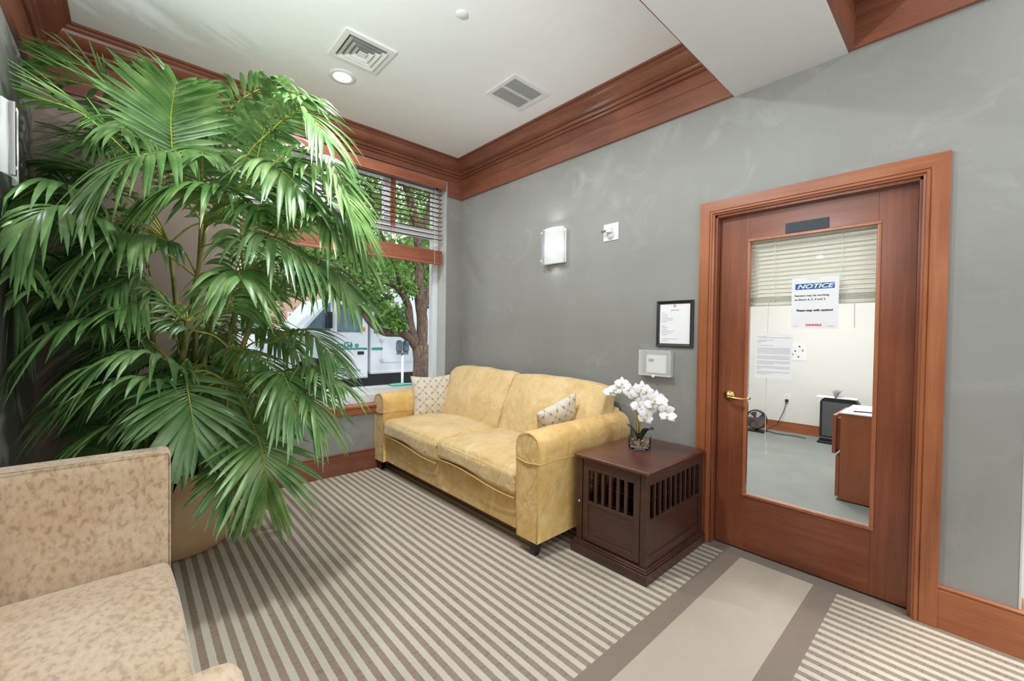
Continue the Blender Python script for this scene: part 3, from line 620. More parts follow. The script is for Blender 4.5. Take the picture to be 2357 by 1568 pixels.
# front door (faces the room, -y)
fr = B().box(x0+.045, x1-.045, y0+.004, y0+.024, .53, .595).box(x0+.045, x0+.085, y0+.004, y0+.024, .085, .53).box(x1-.085, x1-.045, y0+.004, y0+.024, .085, .53).box(x0+.085, x1-.085, y0+.004, y0+.024, .085, .13).box(x0+.085, x1-.085, y0+.004, y0+.024, .315, .335)
fr = fr.build('door', 'espresso', ct, bevel=.002)
B().box(x0+.085, x1-.085, y0+.010, y0+.018, .13, .315).build('panel', 'espresso', fr)
b = B()
for k in range(1, 6):
    xx = x0+.085+(x1-x0-.17)*k/6; b.box(xx-.009, xx+.009, y0+.006, y0+.02, .335, .53)
b.build('slats', 'espresso', fr, bevel=.001)
B().lathe([(0.0001, -.02), (.012, -.016), (.006, -.008), (.006, 0)], (x0+.03, y0, .325), 16, 1).build('latch', 'chrome', fr, smooth=True)
# right side
sd_ = B().box(x1-.024, x1-.004, y0+.04, y1-.04, .53, .598).box(x1-.024, x1-.004, y0+.04, y1-.04, .078, .13).box(x1-.024, x1-.004, y0+.04, y1-.04, .315, .335).build('side_panel', 'espresso', ct, bevel=.002)
B().box(x1-.018, x1-.011, y0+.04, y1-.04, .13, .315).build('panel', 'espresso', sd_)
b = B()
for k in range(1, 10):
    yy = y0+.04+(y1-y0-.08)*k/10; b.box(x1-.02, x1-.006, yy-.009, yy+.009, .335, .53)
b.build('slats', 'espresso', sd_, bevel=.001)
b = B().box(x0+.004, x0+.018, y0+.04, y1-.04, .078, .335).box(x0+.004, x0+.018, y0+.04, y1-.04, .53, .598)
for k in range(1, 10):
    yy = y0+.04+(y1-y0-.08)*k/10; b.box(x0+.006, x0+.016, yy-.009, yy+.009, .335, .53)
b.build('side_panel', 'espresso', ct)
B().box(x0+.04, x1-.04, y1-.02, y1-.008, .078, .598).box(x0+.02, x1-.02, y0+.03, y1-.02, .078, .09).build('back_panel', 'espresso', ct)
wc = thing('wire_crate', (2.585, -.4, .09), 'black wire pet cage standing inside the dark slatted crate table', 'pet cage')
b = B()
for k in range(9):
    yy = -.66+.07*k; b.tube([(2.38, yy, .095), (2.38, yy, .44-.03*(k % 3)), (2.79, yy, .44-.03*(k % 3)), (2.79, yy, .095)], .003, 5)
for z in (.2, .32, .42): b.tube([(2.38, -.67, z), (2.79, -.67, z), (2.79, -.09, z), (2.38, -.09, z), (2.38, -.67, z)], .003, 5)
b.build('wires', 'black', wc); B().box(2.37, 2.8, -.68, -.08, .0905, .12).build('tray', 'black', wc, bevel=.004)

# orchid
vx, vy = 2.545, -.345; oz = .62
og = thing('potted_orchid', (vx, vy, oz), 'white orchid arching from a round glass bowl of pebbles on the crate table', 'plant')
B().lathe([(0.0001, .002), (.066, .002), (.0695, .006), (.0705, .02), (.071, .085), (.0715, .0865), (.0708, .087)], (vx, vy, oz), 40).build('glass_bowl', 'vase', og, smooth=True)
b = B(); random.seed(3)
for k in range(150):
    a, r_ = random.random()*2*PI, .058*math.sqrt(random.random()); s1 = random.uniform(.005, .009); cz_ = oz+.012+s1+random.random()*.042; c_ = Vector((vx+r_*math.cos(a), vy+r_*math.sin(a), cz_))
    b.rbox((s1, s1*random.uniform(.6, 1), s1*.7), s1*.45, 2, lambda u, v_, w_, p, c_=c_: p+c_)
b.build('pebbles', 'pebble', og, smooth=True)['kind'] = 'stuff'
def bez(p, n=14):
    p = [Vector(q) for q in p]; out = []
    for i in range(n+1):
        t_ = i/n; q = list(p)
        while len(q) > 1: q = [q[k].lerp(q[k+1], t_) for k in range(len(q)-1)]
        out.append(q[0])
    return out
sA = bez([(vx-.01, vy, oz+.03), (vx-.02, vy, oz+.2), (vx-.03, vy+.01, oz+.46), (vx-.13, vy-.02, oz+.44), (vx-.2, vy-.03, oz+.33)])
sB = bez([(vx+.01, vy, oz+.03), (vx+.005, vy, oz+.2), (vx+.02, vy-.02, oz+.44), (vx+.14, vy-.03, oz+.40), (vx+.22, vy-.02, oz+.25)])
B().tube(sA, [.004]*8+[.003]*7, 8).tube(sB, [.004]*8+[.003]*7, 8).build('flower_stem', 'orchidc', og, smooth=True)
b = B()
for dx, dy in ((-.018, 0), (-.01, .008), (-.004, -.004), (-.022, .01), (.004, .006)): b.tube([(vx+dx, vy+dy, oz+.03), (vx+dx*1.6-.004, vy+dy, oz+.33)], .0042, 6)
b.build('support_cane', 'copper', og, smooth=True)
def leaf(b, base, tip, w, bend):
    base, tip = Vector(base), Vector(tip); D = tip-base; sd2 = D.cross(Vector((0, 0, 1))).normalized()
    def g(u, v_):
        c_ = base+D*u+Vector((0, 0, bend))*math.sin(PI*u); ww = w*math.sin(PI*min(1, u*.9+.08))**.6*(1 if u < .98 else .3); a = v_*2-1
        return c_+sd2*a*ww+Vector((0, 0, .25*ww*a*a))
    b.grid(12, 4, g)
for tp, w_, bd in (((-.085, -.03, .15), .021, .02), ((.105, -.02, .14), .037, .04), ((-.015, -.07, .095), .022, .03), ((.06, .05, .12), .022, .03), ((.03, -.075, .10), .02, .02)):
    b = B(); leaf(b, (vx, vy, oz+.045), (vx+tp[0], vy+tp[1], oz+tp[2]), w_, bd); b.build('leaf', 'orchleaf', og, smooth=True)
def flower(c_, d_, s=.04):
    d_ = Vector(d_).normalized(); up = Vector((0, 0, 1)); X = up.cross(d_).normalized(); Y_ = d_.cross(X); b = B()
    def petal(ang, L, Wd, z0):
        ca, sa = math.cos(ang), math.sin(ang); ax = X*ca+Y_*sa; sx_ = X*-sa+Y_*ca
        def g(u, v_):
            a = v_*2-1; ww = Wd*math.sin(PI*(u**.75)*.93+.12)**.7; return Vector(c_)+ax*L*u+sx_*a*ww+d_*(z0+.2*L*u*u*(-1)+.12*ww*(1-a*a)+.1*L*math.sin(PI*u))
        b.grid(5, 4, g)
    for k, (an, L, Wd) in enumerate(((PI/2, s*.95, s*.3), (PI*7/6, s*.95, s*.3), (-PI/6, s*.95, s*.3), (.12, s*1.05, s*.52), (PI-.12, s*1.05, s*.52))): petal(an, L, Wd, .001*k)
    b.cur = 1; b.rbox((s*.12, s*.12, s*.16), s*.08, 2, lambda u, v_, w_, p: Vector(c_)+X*p.x+Y_*(p.y-s*.1)+d_*(p.z+s*.12))
    b.build('flower', ['orchid', 'orchidc'], og, smooth=True)
random.seed(11)
def dirr(): return (random.uniform(.0, .9), -1+random.uniform(-.1, .3), random.uniform(-.25, .35))
for i in range(7, 15): flower(sA[i]+Vector((random.uniform(-.012, .012), -.012, random.uniform(-.005, .022))), (random.uniform(-.3, .8), -1, random.uniform(-.1, .5)), random.uniform(.042, .052))
for i in range(8, 15):
    flower(sB[i]+Vector((random.uniform(-.015, .015), -.015, random.uniform(-.01, .015))), dirr(), random.uniform(.042, .054))
for dx, dz in ((.0, .36), (.04, .345), (.015, .31), (.055, .29), (.03, .255), (.06, .235), (-.0, .275), (.085, .33), (.10, .30), (-.02, .38), (.02, .39), (.06, .38), (-.03, .34), (.075, .27), (.12, .33), (.04, .20)): flower((vx+dx+.012, vy-.04+random.uniform(-.01, .01), oz+dz+.01), dirr(), random.uniform(.044, .056))

# ---------------------------------------------------------------- beige loveseat in the left foreground
lv_ = thing('loveseat', (2.45, -3.0, 0), 'mottled beige suede loveseat in the left foreground against the left wall', 'sofa')
def blk(hx, hy, hz, cx_, cy_, cz_, r, name, fn2=None, n=18):
    def fn(u, v_, w_, p):
        q = p+Vector((cx_, cy_, cz_)); return fn2(u, v_, w_, q) if fn2 else q
    return B().rbox((hx, hy, hz), r, n, fn).build(name, 'suede', lv_, smooth=True, merge=1e-4)
A1 = blk(.065, .285, .405, 1.635, -2.995, .44, .02, 'arm')
A2 = blk(.065, .285, .404, 3.262, -2.99, .44, .035, 'arm')
def seatf(u, v_, w_, q):
    k = max(0, w_)
    q.z += .075*k*max(0, 1-abs(u)**2.6)*(1-.35*max(0, v_)**3)-.012*k*abs(u)**8
    q.y += .012*(1-u*u)*max(0, v_); return q
blk(.755, .26, .09, 2.462, -2.975, .298, .035, 'seat_cushion', seatf, 24)
blk(.745, .27, .07, 2.455, -2.995, .125, .02, 'base')
blk(.745, .05, .33, 2.455, -3.23, .5, .03, 'backrest')
for (x, y) in ((1.62, -2.76), (3.3, -2.76), (1.62, -3.2), (3.3, -3.2)): B().lathe([(.018, 0), (.026, .06)], (x, y, 0), 16).build('leg', 'legblack', lv_)
for a, xa_ in ((A1, 1.70),):
    B().tube([(xa_-.002 if a == A1 else xa_+.002, -2.714, z) for z in (.1, .4, .7, .82)]+[(xa_, -2.72, .84), (xa_, -2.8, .846), (xa_, -3.2, .846)], .0028, 6).build('piping', 'suede', a, smooth=True)

# ---------------------------------------------------------------- potted palm
pc = Vector((.65, -2.62, 0))
pm = thing('potted_palm', pc, 'tall bushy green palm in a round tan pot by the window', 'plant')
B().lathe([(0.0001, 0), (.235, 0), (.268, .02), (.302, .1), (.315, .2), (.31, .32), (.29, .42), (.275, .46), (.28, .48), (.295, .49), (.295, .5), (.27, .5), (.262, .47), (.26, .44), (0.0001, .44)], pc, 56).build('pot', 'pot', pm, smooth=True)
B().lathe([(.262, .462), (.15, .475), (0.0001, .48)], pc, 40).build('soil', 'soil', pm, smooth=True)
random.seed(21)
canes = []
CP = [((500, 690), 2.62, 2.5), ((455, 640), 2.7, 2.45), ((545, 820), 2.55, 2.5), ((585, 720), 2.65, 2.3), ((430, 740), 2.45, 2.5), ((475, 520), 2.6, 2.4), ((390, 560), 2.75, 2.3), ((520, 880), 2.5, 2.45), ((420, 880), 2.5, 2.5), ((465, 470), 2.75, 2.6), ((350, 700), 2.7, 2.5), ((560, 640), 2.75, 2.5)]
for i, ((px, py), dep, _) in enumerate(CP):
    top = atd(px, py, dep); a = i*2.4; base = pc+Vector((.13*math.cos(a), .13*math.sin(a), .45)); mid = base.lerp(top, .5)+Vector((random.uniform(-.03, .03), random.uniform(-.03, .03), .03))
    pts = bez([base, mid, top], 16); rad = [(.016 if k % 4 else .0185)*(1-.25*k/16) for k in range(17)]
    B().tube(pts, rad, 10).build('cane', 'cane', pm, smooth=True); canes.append(top)
def catmull(P_, n=8):
    P_ = [P_[0]*2-P_[1]]+P_+[P_[-1]*2-P_[-2]]; out = []
    for i in range(1, len(P_)-2):
        for k in range(n):
            t_ = k/n; a, b_, c_, d_ = P_[i-1:i+3]
            out.append(.5*((2*b_)+(c_-a)*t_+(2*a-5*b_+4*c_-d_)*t_*t_+(3*b_-a-3*c_+d_)*t_**3))
    out.append(P_[-2]); return out
def keep(q):
    q.x = max(.05, q.x); q.y = max(LW+.03, q.y)
    if q.y < -2.66 and q.z < .9 and q.x > 1.54: q.x = 1.54
    return q
def frond(start, mid, tip, L=.3, n=20, droop=.5, wid=.0205):
    ct_ = min(canes, key=lambda c_: (c_-start).length+(.6 if c_.z > start.z+.05 else 0)); b = B(); b.cur = 1
    st = catmull([ct_, ct_.lerp(start, .5)+Vector((0, 0, .04)), start], 5)
    sp_ = catmull([start, mid, tip], 12)
    rail = [keep(q) for q in st[:-1]+sp_]; b.tube(rail, [.006-.0045*k/len(rail) for k in range(len(rail))], 6); b.cur = 0
    m_ = len(sp_)-1
    for i in range(n):
        s_ = (i+.3)/n; x = s_*m_; k = min(m_-1, int(x)); p = sp_[k].lerp(sp_[k+1], x-k); T = (sp_[k+1]-sp_[k]).normalized()
        Sd = T.cross(Vector((0, 0, 1)))
        if Sd.length < .15: Sd = T.cross(Vector((.7, -.7, .1)))
        Sd.normalize(); Nn = Sd.cross(T).normalized()
        if Nn.z < 0 and abs(T.z) < .9: Nn = -Nn
        for sg in (-1, 1):
            an = math.radians(68-48*s_+random.uniform(-6, 6)); l = L*(.55+.75*math.sin(PI*min(1, s_*.8+.12))**1.0)*random.uniform(.9, 1.08)*(.75 if s_ > .9 else 1)
            D = (T*math.cos(an)+Sd*sg*math.sin(an)+Nn*random.uniform(.05, .3)).normalized(); dr_ = droop*random.uniform(.75, 1.25); wv = None; vs = []; K = 7
            prev = p
            for j in range(K+1):
                u = j/K; q = p+D*l*u*(1-.12*dr_*u)+Vector((0, 0, -dr_*l*u*u*.85))
                dd = (q-prev) if j else D; prev = q
                Wv = dd.cross(Nn).normalized() if dd.cross(Nn).length > 1e-6 else T; up_ = Wv.cross(dd.normalized())
                ww = wid*(math.sin(PI*min(1, .1+.9*u**.8))**.7 if u < .99 else 0.02)*(.55+.45*min(1, u*3))
                vs += [keep(q-Wv*ww-up_*ww*.25), keep(q+up_*ww*.18), keep(q+Wv*ww-up_*ww*.25)]
            b.add(vs, [f_ for j in range(K) for f_ in ((j*3, j*3+3, j*3+4, j*3+1), (j*3+1, j*3+4, j*3+5, j*3+2))])
    return b.build('frond', ['leaf', 'rachis'], pm, smooth=True)
# the fronds the photograph shows: three photograph positions with their distance from the camera
FR = [((380, 330, 2.35), (250, 215, 2.3), (60, 165, 2.25), .30, .25), ((310, 365, 2.3), (190, 262, 2.2), (55, 215, 2.1), .30, .3), ((397, 365, 2.25), (394, 270, 2.15), (404, 200, 2.0), .30, .25),
      ((470, 300, 2.4), (600, 205, 2.35), (735, 228, 2.3), .27, .5), ((590, 330, 2.3), (690, 255, 2.2), (762, 330, 2.1), .27, .6), ((620, 400, 2.3), (740, 395, 2.2), (835, 520, 2.15), .27, .6),
      ((440, 345, 2.3), (320, 360, 2.05), (215, 440, 1.9), .30, .8), ((575, 480, 2.4), (470, 430, 2.2), (350, 450, 2.05), .28, .9), ((240, 500, 2.3), (120, 425, 2.1), (-20, 500, 2.0), .30, .95),
      ((250, 520, 2.2), (130, 475, 1.95), (40, 540, 1.8), .28, 1.0), ((400, 560, 2.4), (285, 540, 2.15), (170, 600, 2.0), .28, .9), ((520, 570, 2.35), (615, 545, 2.15), (735, 620, 2.1), .27, .85),
      ((520, 720, 2.4), (545, 630, 2.2), (555, 640, 1.95), .30, .9), ((640, 470, 2.4), (770, 480, 2.3), (838, 590, 2.25), .26, .6), ((620, 600, 2.4), (740, 600, 2.3), (825, 700, 2.2), .26, .7),
      ((160, 690, 2.3), (60, 640, 2.1), (-30, 740, 2.0), .28, .8), ((330, 780, 2.4), (200, 735, 2.15), (50, 820, 2.0), .30, .85), ((450, 870, 2.35), (330, 810, 2.15), (190, 850, 2.0), .27, .85),
      ((440, 930, 2.3), (320, 870, 2.1), (130, 930, 2.0), .28, .8), ((425, 860, 2.3), (437, 925, 2.1), (452, 1015, 2.05), .29, .3), ((580, 975, 2.3), (605, 1045, 2.15), (615, 1150, 2.15), .29, .3),
      ((528, 1050, 2.3), (532, 1100, 2.2), (545, 1165, 2.2), .21, .25), ((640, 900, 2.4), (710, 850, 2.3), (785, 885, 2.2), .25, .6), ((620, 940, 2.4), (700, 900, 2.25), (745, 975, 2.2), .25, .6),
      ((620, 790, 2.5), (700, 760, 2.4), (775, 830, 2.3), .25, .6), ((350, 980, 2.35), (250, 980, 2.2), (150, 1040, 2.1), .28, .5), ((460, 330, 2.5), (420, 210, 2.5), (330, 170, 2.45), .26, .4),
      ((540, 440, 2.35), (620, 380, 2.2), (700, 440, 2.05), .28, .8), ((560, 350, 2.45), (640, 230, 2.4), (700, 225, 2.2), .25, .5), ((330, 470, 2.5), (230, 400, 2.45), (110, 385, 2.4), .28, .4),
      ((300, 640, 2.5), (190, 600, 2.4), (90, 620, 2.3), .28, .6), ((660, 520, 2.45), (730, 500, 2.3), (800, 560, 2.2), .26, .7), 
      ((300, 290, 2.5), (220, 170, 2.4), (110, 130, 2.3), .25, .3), ((680, 340, 2.35), (760, 370, 2.25), (815, 480, 2.2), .25, .6), ((240, 1060, 2.3), (260, 1010, 2.35), (330, 1010, 2.3), .22, .3), ((620, 880, 2.35), (650, 860, 2.2), (690, 960, 2.1), .26, .5)]
for (a, b_, c_, L, dr_) in FR: frond(atd(*a), atd(*b_), atd(*c_), L*.92, 23, dr_, .011 if b_[0] > 650 and b_[1] > 740 else .0175 if c_[2] < 2.08 else .0145)
random.seed(5)
def inside(px, py, dep):
    q = atd(px, py, dep)
    while (q.y < LW+.12 or q.x < .12 or (q.z > 3.0)) and dep > 1.9: dep -= .04; q = atd(px, py, dep)
    return q
k = 0
while k < 64:                                          # fuller crown behind and between the nearer fronds
    a = random.uniform(0, 2*PI); rr = random.uniform(.15, 1)**.6; px, py = 430+330*rr*math.cos(a), 600+400*rr*math.sin(a)
    if px > 640 and py > 700: continue
    dep = random.uniform(2.3, 2.85)
    if 400 < px < 600 and 580 < py < 900: dep = random.uniform(2.8, 2.95)
    ux_, uy_ = px-470, py-760; l_ = math.hypot(ux_, uy_)+1; ux_ /= l_; uy_ /= l_; ln = random.uniform(110, 170)
    st = inside(px-ux_*ln*.6, py-uy_*ln*.6, dep+.08); mid = inside(px, py-22, dep); tip = inside(px+ux_*ln*.6, py+uy_*ln*.45+45, dep-random.uniform(.05, .3))
    frond(st, mid, tip, random.uniform(.2, .27), 22, random.uniform(.35, .8), .0125); k += 1

# mint cloth on the sill
def clf(u, v_): return Vector((-.245+.13*u, -.79+.33*v_, .7915+.012*math.sin(u*PI)*(1+math.sin(v_*5))*.6+.004))
b = B().grid(10, 16, clf).grid(10, 16, lambda u, v_: clf(1-u, v_)-Vector((0, 0, .004))); tag(b.build('folded_cloth', 'tealcloth', None, smooth=True), 'folded mint green cloth on the white window ledge behind the sofa', 'cloth')

# ================================================================== OFFICE BEHIND THE DOOR
YO = 4.17
struct(B().box(0, 4.6, .16, YO+.1, -.05, 0).build('floor', 'officefloor'))
struct(B().box(0, 4.6, YO, YO+.1, 0, 2.75).build('wall_back', 'officewall'))
struct(B().box(-.1, 0, .14, YO, 0, 2.75).build('wall_left', 'officewall'))
struct(B().box(4.18, 4.28, .14, YO, 0, 3.6).build('wall_right', 'officewall'))
struct(B().box(0, 2.855, .141, .15, 0, 2.75).box(3.85, 4.18, .141, .15, 0, 2.75).box(2.855, 3.85, .141, .15, 2.17, 2.75).build('wall_front', 'officewall'))
struct(B().box(0, 4.3, .14, YO, 2.65, 2.75).build('ceiling', 'ceiling'))
struct(B().prism(BB, lambda p, z: (0, YO-p, z*.7), lambda p, z: (4.18, YO-p, z*.7)).build('baseboard_back', 'trimwood_x'))
fc = thing('file_cabinet', (3.5, 1.85, 0), 'brown lateral file cabinet with drawers ajar seen through the door glass', 'cabinet')
B().box(3.29, 3.9, 1.56, 2.15, .01, .735).build('body', 'cabinet', fc, bevel=.003)
B().box(3.235, 3.26, 1.565, 2.145, .39, .715).box(3.26, 3.29, 1.6, 2.11, .42, .69).build('drawer', 'cabinet', fc, bevel=.002)
B().box(3.262, 3.287, 1.565, 2.145, .03, .375).build('drawer', 'cabinet', fc, bevel=.002)
B().box(3.285, 3.9, 1.553, 2.16, .735, .745).build('worktop', 'paper', fc, bevel=.002)
pe = B().tube([(3.36, 1.66, .751), (3.4, 1.68, .751), (3.48, 1.70, .751)], .005, 8).build('pen', 'ink'); tag(pe, 'dark pen lying on the white top of the file cabinet', 'pen')
random.seed(2)
for k in range(3):
    a = random.uniform(-.2, .2); xx, yy = 3.36+.1*k, 1.86+.05*k
    q = B().box(-.1, .1, -.13, .13, 0, .003).build('loose_paper', 'paper', None, xf=Matrix.Translation((xx+.08, yy, .746+.0035*k)) @ Matrix.Rotation(a, 4, 'Z'))
    tag(q, ['white paper lying lowest on the file cabinet top', 'white paper lying on another sheet in the middle of the cabinet top', 'topmost white paper on the cabinet near the tissue box'][k], 'paper')
tb = thing('tissue_box', (3.62, 2.02, .756), 'pale blue and white tissue box on the file cabinet top', 'box')
B().box(3.55, 3.7, 1.97, 2.09, .757, .86).build('carton', 'paper', tb, bevel=.003); B().box(3.548, 3.702, 1.968, 2.092, .83, .862).build('blue_band', 'tealcloth', tb)
b = B().grid(6, 6, lambda u, v_: (3.58+.09*u+.02*math.sin(v_*6), 2.03+.02*math.sin(u*7), .862+.08*v_*(1-.4*u))); b.build('tissue', 'paper', tb, smooth=True)
hp = at(1888, 1020, 2, 0); hy = hp.y
ht = thing('space_heater', (2.9, hy+.1, 0), 'black tower heater standing by the office back wall', 'heater')
pf = [(2.705+.0, .03), (2.705, .52)]+[(2.775-.07*math.cos(a*PI/12), .52+.07*math.sin(a*PI/12)) for a in range(1, 7)]+[(3.03+.07*math.sin(a*PI/12), .52+.07*math.cos(a*PI/12)) for a in range(0, 7)]+[(3.1, .03)]
B().prism(pf, lambda x, z: (x, hy+.04, z), lambda x, z: (x, hy+.18, z)).build('housing', 'black', ht, bevel=.006)
B().box(2.735, 3.07, hy+.033, hy+.04, .1, .54).build('grille', 'heatergrey', ht); B().box(2.69, 3.12, hy, hy+.22, 0, .03).build('foot', 'black', ht, bevel=.006); B().box(2.705, 3.1, hy+.03, hy+.04, .07, .078).build('chrome_strip', 'chrome', ht)
op = thing('open_leaflet', (2.9, hy+.1, .592), 'open white booklet splayed upright on top of the black heater', 'booklet')
b = B().add([(2.66, hy+.02, .594), (2.86, hy+.02, .594), (2.86, hy+.2, .594), (2.66, hy+.2, .60), (2.66, hy+.02, .597), (2.86, hy+.02, .597), (2.86, hy+.2, .597), (2.66, hy+.2, .603)], [(0, 1, 2, 3), (4, 7, 6, 5), (0, 4, 5, 1)])
b.box(2.88, 3.08, hy+.02, hy+.2, .594, .604); b.build('flat_pages', 'paper', op)
b = B()
for k in range(-3, 4): b.add([(2.87, hy+.03, .597), (2.87, hy+.18, .597), (2.87+.017*k, hy+.18, .69), (2.87+.017*k, hy+.03, .69), (2.872, hy+.03, .597), (2.872, hy+.18, .597), (2.872+.017*k, hy+.18, .69), (2.872+.017*k, hy+.03, .69)], [(0, 1, 2, 3), (4, 7, 6, 5)])
b.build('upright_pages', 'paper', op)
fn_ = thing('desk_fan', (1.93, 3.86, 0), 'small black round floor fan by the office skirting board', 'fan')
fcn = Vector((1.95, 3.84, .175)); B().lathe([(.13, .05), (.138, .03), (.138, -.03), (.125, -.05), (.12, -.03), (.12, .03), (.13, .05)], fcn, 32, 1).build('guard', 'black', fn_, smooth=True)
b = B()
for k in range(12): a = k*PI/12; b.tube([fcn+Vector((math.cos(a)*.13, -.05, math.sin(a)*.13)), fcn+Vector((-math.cos(a)*.13, -.05, -math.sin(a)*.13))], .002, 5)
for r_ in (.04, .07, .1): b.tube([fcn+Vector((r_*math.cos(k*PI/12), -.052, r_*math.sin(k*PI/12))) for k in range(25)], .002, 5)
b.build('grille_wires', 'heatergrey', fn_)
for k in range(4):
    a0 = k*PI/2+.4
    B().grid(6, 3, lambda u, v_: fcn+Vector(((.02+.09*u)*math.cos(a0+(v_-.5)*1.0), -.01+.03*(v_-.5), (.02+.09*u)*math.sin(a0+(v_-.5)*1.0)))).build('blade', 'meter', fn_, smooth=True)
B().box(1.83, 2.07, 3.77, 3.93, 0, .02).box(1.93, 1.97, 3.85, 3.89, .02, .05).build('base', 'black', fn_, bevel=.004)
ou = thing('wall_outlet', (2.246, YO, .48), 'white wall outlet on the office back wall with a cord plugged in', 'outlet'); B().box(2.205, 2.287, YO-.006, YO, .415, .545).build('plate', 'white', ou, bevel=.002); B().box(2.232, 2.26, YO-.009, YO-.006, .50, .53).build('socket', 'ventwhite', ou)
tag(B().box(2.227, 2.265, YO-.035, YO-.0065, .435, .47).tube([(2.246, YO-.03, .44), (2.22, YO-.05, .3), (2.15, YO-.09, .1), (2.05, YO-.16, .02), (2.02, YO-.2, .008), (2.2, YO-.3, .008), (2.42, YO-.26, .008), (2.55, YO-.3, .008)], .005, 6).build('power_cord', 'ink', smooth=True), 'black power cord drooping from the office outlet to the floor', 'cord')
pn = thing('pinned_drawing', (2.38, YO, 1.15), 'small white sheet with coloured doodles pinned on the office wall', 'paper')
B().box(2.28, 2.47, YO-.004, YO-.001, 1.035, 1.28).build('sheet', 'paper', pn)
for k, (a, c_) in enumerate(((2.38, 1.235), (2.33, 1.17), (2.42, 1.18), (2.37, 1.09), (2.3, 1.12))): B().lathe([(.0001, -.001), (.012, 0)], (a, YO-.0045, c_), 7, 1).build('doodle', ['ink', 'blue', 'red', 'blue', 'ink'][k], pn)
B().box(2.3, 2.9, .9, 3.3, 2.63, 2.65).build('ceiling_panel_light', 'lampglow')
o = bpy.data.objects['ceiling_panel_light']; tag(o, 'flat white ceiling panel light in the office', 'light')

# ================================================================== OUTSIDE
struct(B().box(-4.2, -.3, -30, 30, -.06, -.01).build('pavement', 'pavement'))
struct(B().box(-60, -4.2, -60, 60, -.2, -.13).build('road', 'asphalt'))
XT = -5.5; ZG = -.13
tk = thing('utility_truck', (XT-.9, 1.2, ZG), 'white utility truck with teal stripe parked at the curb outside the window', 'truck')
def sidep(pts, d0, d1, name, mat, par=tk, bv=.02): return B().prism(pts, lambda y, z: (XT+d0, y, z), lambda y, z: (XT+d1, y, z)).build(name, mat, par, bevel=bv)
body = [(-1.55, .3), (-1.55, .95), (-1.45, 1.15), (-.25, 1.33), (.35, 2.05), (.45, 2.1), (1.28, 2.1), (1.28, .27), (.55, .27), (.5, .45), (.42, .62), (.25, .74), (.06, .78), (-.15, .74), (-.32, .6), (-.4, .3)]
sidep(body, 0, -1.9, 'cab', 'truck')
sidep([(-.12, 1.37), (.38, 1.97), (.42, 2.0), (.42, 1.37)], .004, -.01, 'quarter_window', 'truckglass', bv=.003)
dr = sidep([(.5, .3), (1.25, .3), (1.25, 2.03), (.5, 2.03)], .014, -.01, 'door', 'truck', bv=.008)
B().prism([(.56, 1.34), (1.1, 1.34), (1.13, 1.37), (1.13, 1.93), (1.1, 1.96), (.56, 1.96)], lambda y, z: (XT+.018, y, z), lambda y, z: (XT+.0, y, z)).build('door_window', 'truckglass', dr)
B().box(XT+.014, XT+.03, 1.02, 1.17, .83, .9).build('door_handle', 'black', dr, bevel=.004)
B().box(XT+.02, XT+.16, .3, .42, 1.42, 1.78).build('mirror', 'black', tk, bevel=.02)
B().box(XT+.014, XT+.02, 1.14, 1.2, 1.36, 1.46).build('marker_light', 'orange', tk)
bx = B().box(XT-1.9, XT+.03, 1.33, 4.6, .40, 2.3).build('service_body', 'truck', tk, bevel=.02)
B().box(XT+.03, XT+.036, 1.4, 2.3, 1.32, 1.95).build('side_window', 'truckglass', bx)
for (a, c_, z0, z1) in ((1.6, 2.5, .62, 1.22), (2.6, 3.5, .62, 1.22), (3.6, 4.5, .62, 2.1)):
    cdr = B().box(XT+.03, XT+.045, a, c_, z0, z1).build('compartment_door', 'truck', bx, bevel=.01)
    for z in (z0+.06, z1-.06): B().box(XT+.045, XT+.06, a-.04, a+.04, z-.03, z+.03).build('hinge', 'chrome', cdr)
B().box(XT-.1, XT+.06, 1.33, 4.6, .36, .42).build('side_rail', 'truck', bx, bevel=.01)
B().box(XT-1.8, XT-.12, -1.2, 4.4, .08, .36).build('chassis', 'black', tk)
for (y, x) in ((.06, XT-.16), (3.3, XT-.1), (.06, XT-1.75), (3.3, XT-1.75)):
    wh = B().lathe([(.2, .1), (.36, .1), (.4, .07), (.4, -.07), (.36, -.1), (.2, -.1)], (x, y, .27), 36, 0).build('wheel', 'black', tk, smooth=True)
    B().lathe([(.0001, .125), (.05, .125), (.055, .09), (.12, .07), (.19, .09), (.215, .105), (.215, .07)], (x, y, .27), 36, 0).build('rim', 'truck', wh, smooth=True)
    B().lathe([(.0001, .13), (.04, .13), (.045, .1)], (x, y, .27), 16, 0).build('hub', 'meter', wh, smooth=True)
text('mG', .17, (XT+.018, .70, 1.05), 'teal', dr, rz=PI/2, bold=.005, sx=1.1, name='lettering')
text('e', .17, (XT+.018, 1.0, 1.05), 'teal', dr, rz=PI/2, bold=.005, sx=1.2)
B().prism([(.955, 1.0), (.985, .99), (1.01, 1.02), (1.005, 1.06), (.975, 1.13), (.95, 1.06), (.94, 1.03)], lambda y, z: (XT+.016, y-.1, z), lambda y, z: (XT+.0185, y-.1, z)).build('flame_logo', 'teal', dr)
B().box(XT+.015, XT+.017, .55, 1.25, .935, .985).build('stripe', 'teal', dr); B().box(XT+.045, XT+.047, 1.35, 1.62, .935, .985).build('stripe', 'teal', tk)
text('your community energy company', .042, (XT+.018, .58, .945), 'paper', dr, rz=PI/2, align='LEFT')
for k, tx in enumerate(('DAILY', 'SANITIZED &', 'SERVICED')): text(tx, .075, (XT+.017, .66, .55-.085*k), 'greyink', dr, rz=PI/2, align='LEFT', bold=.001)
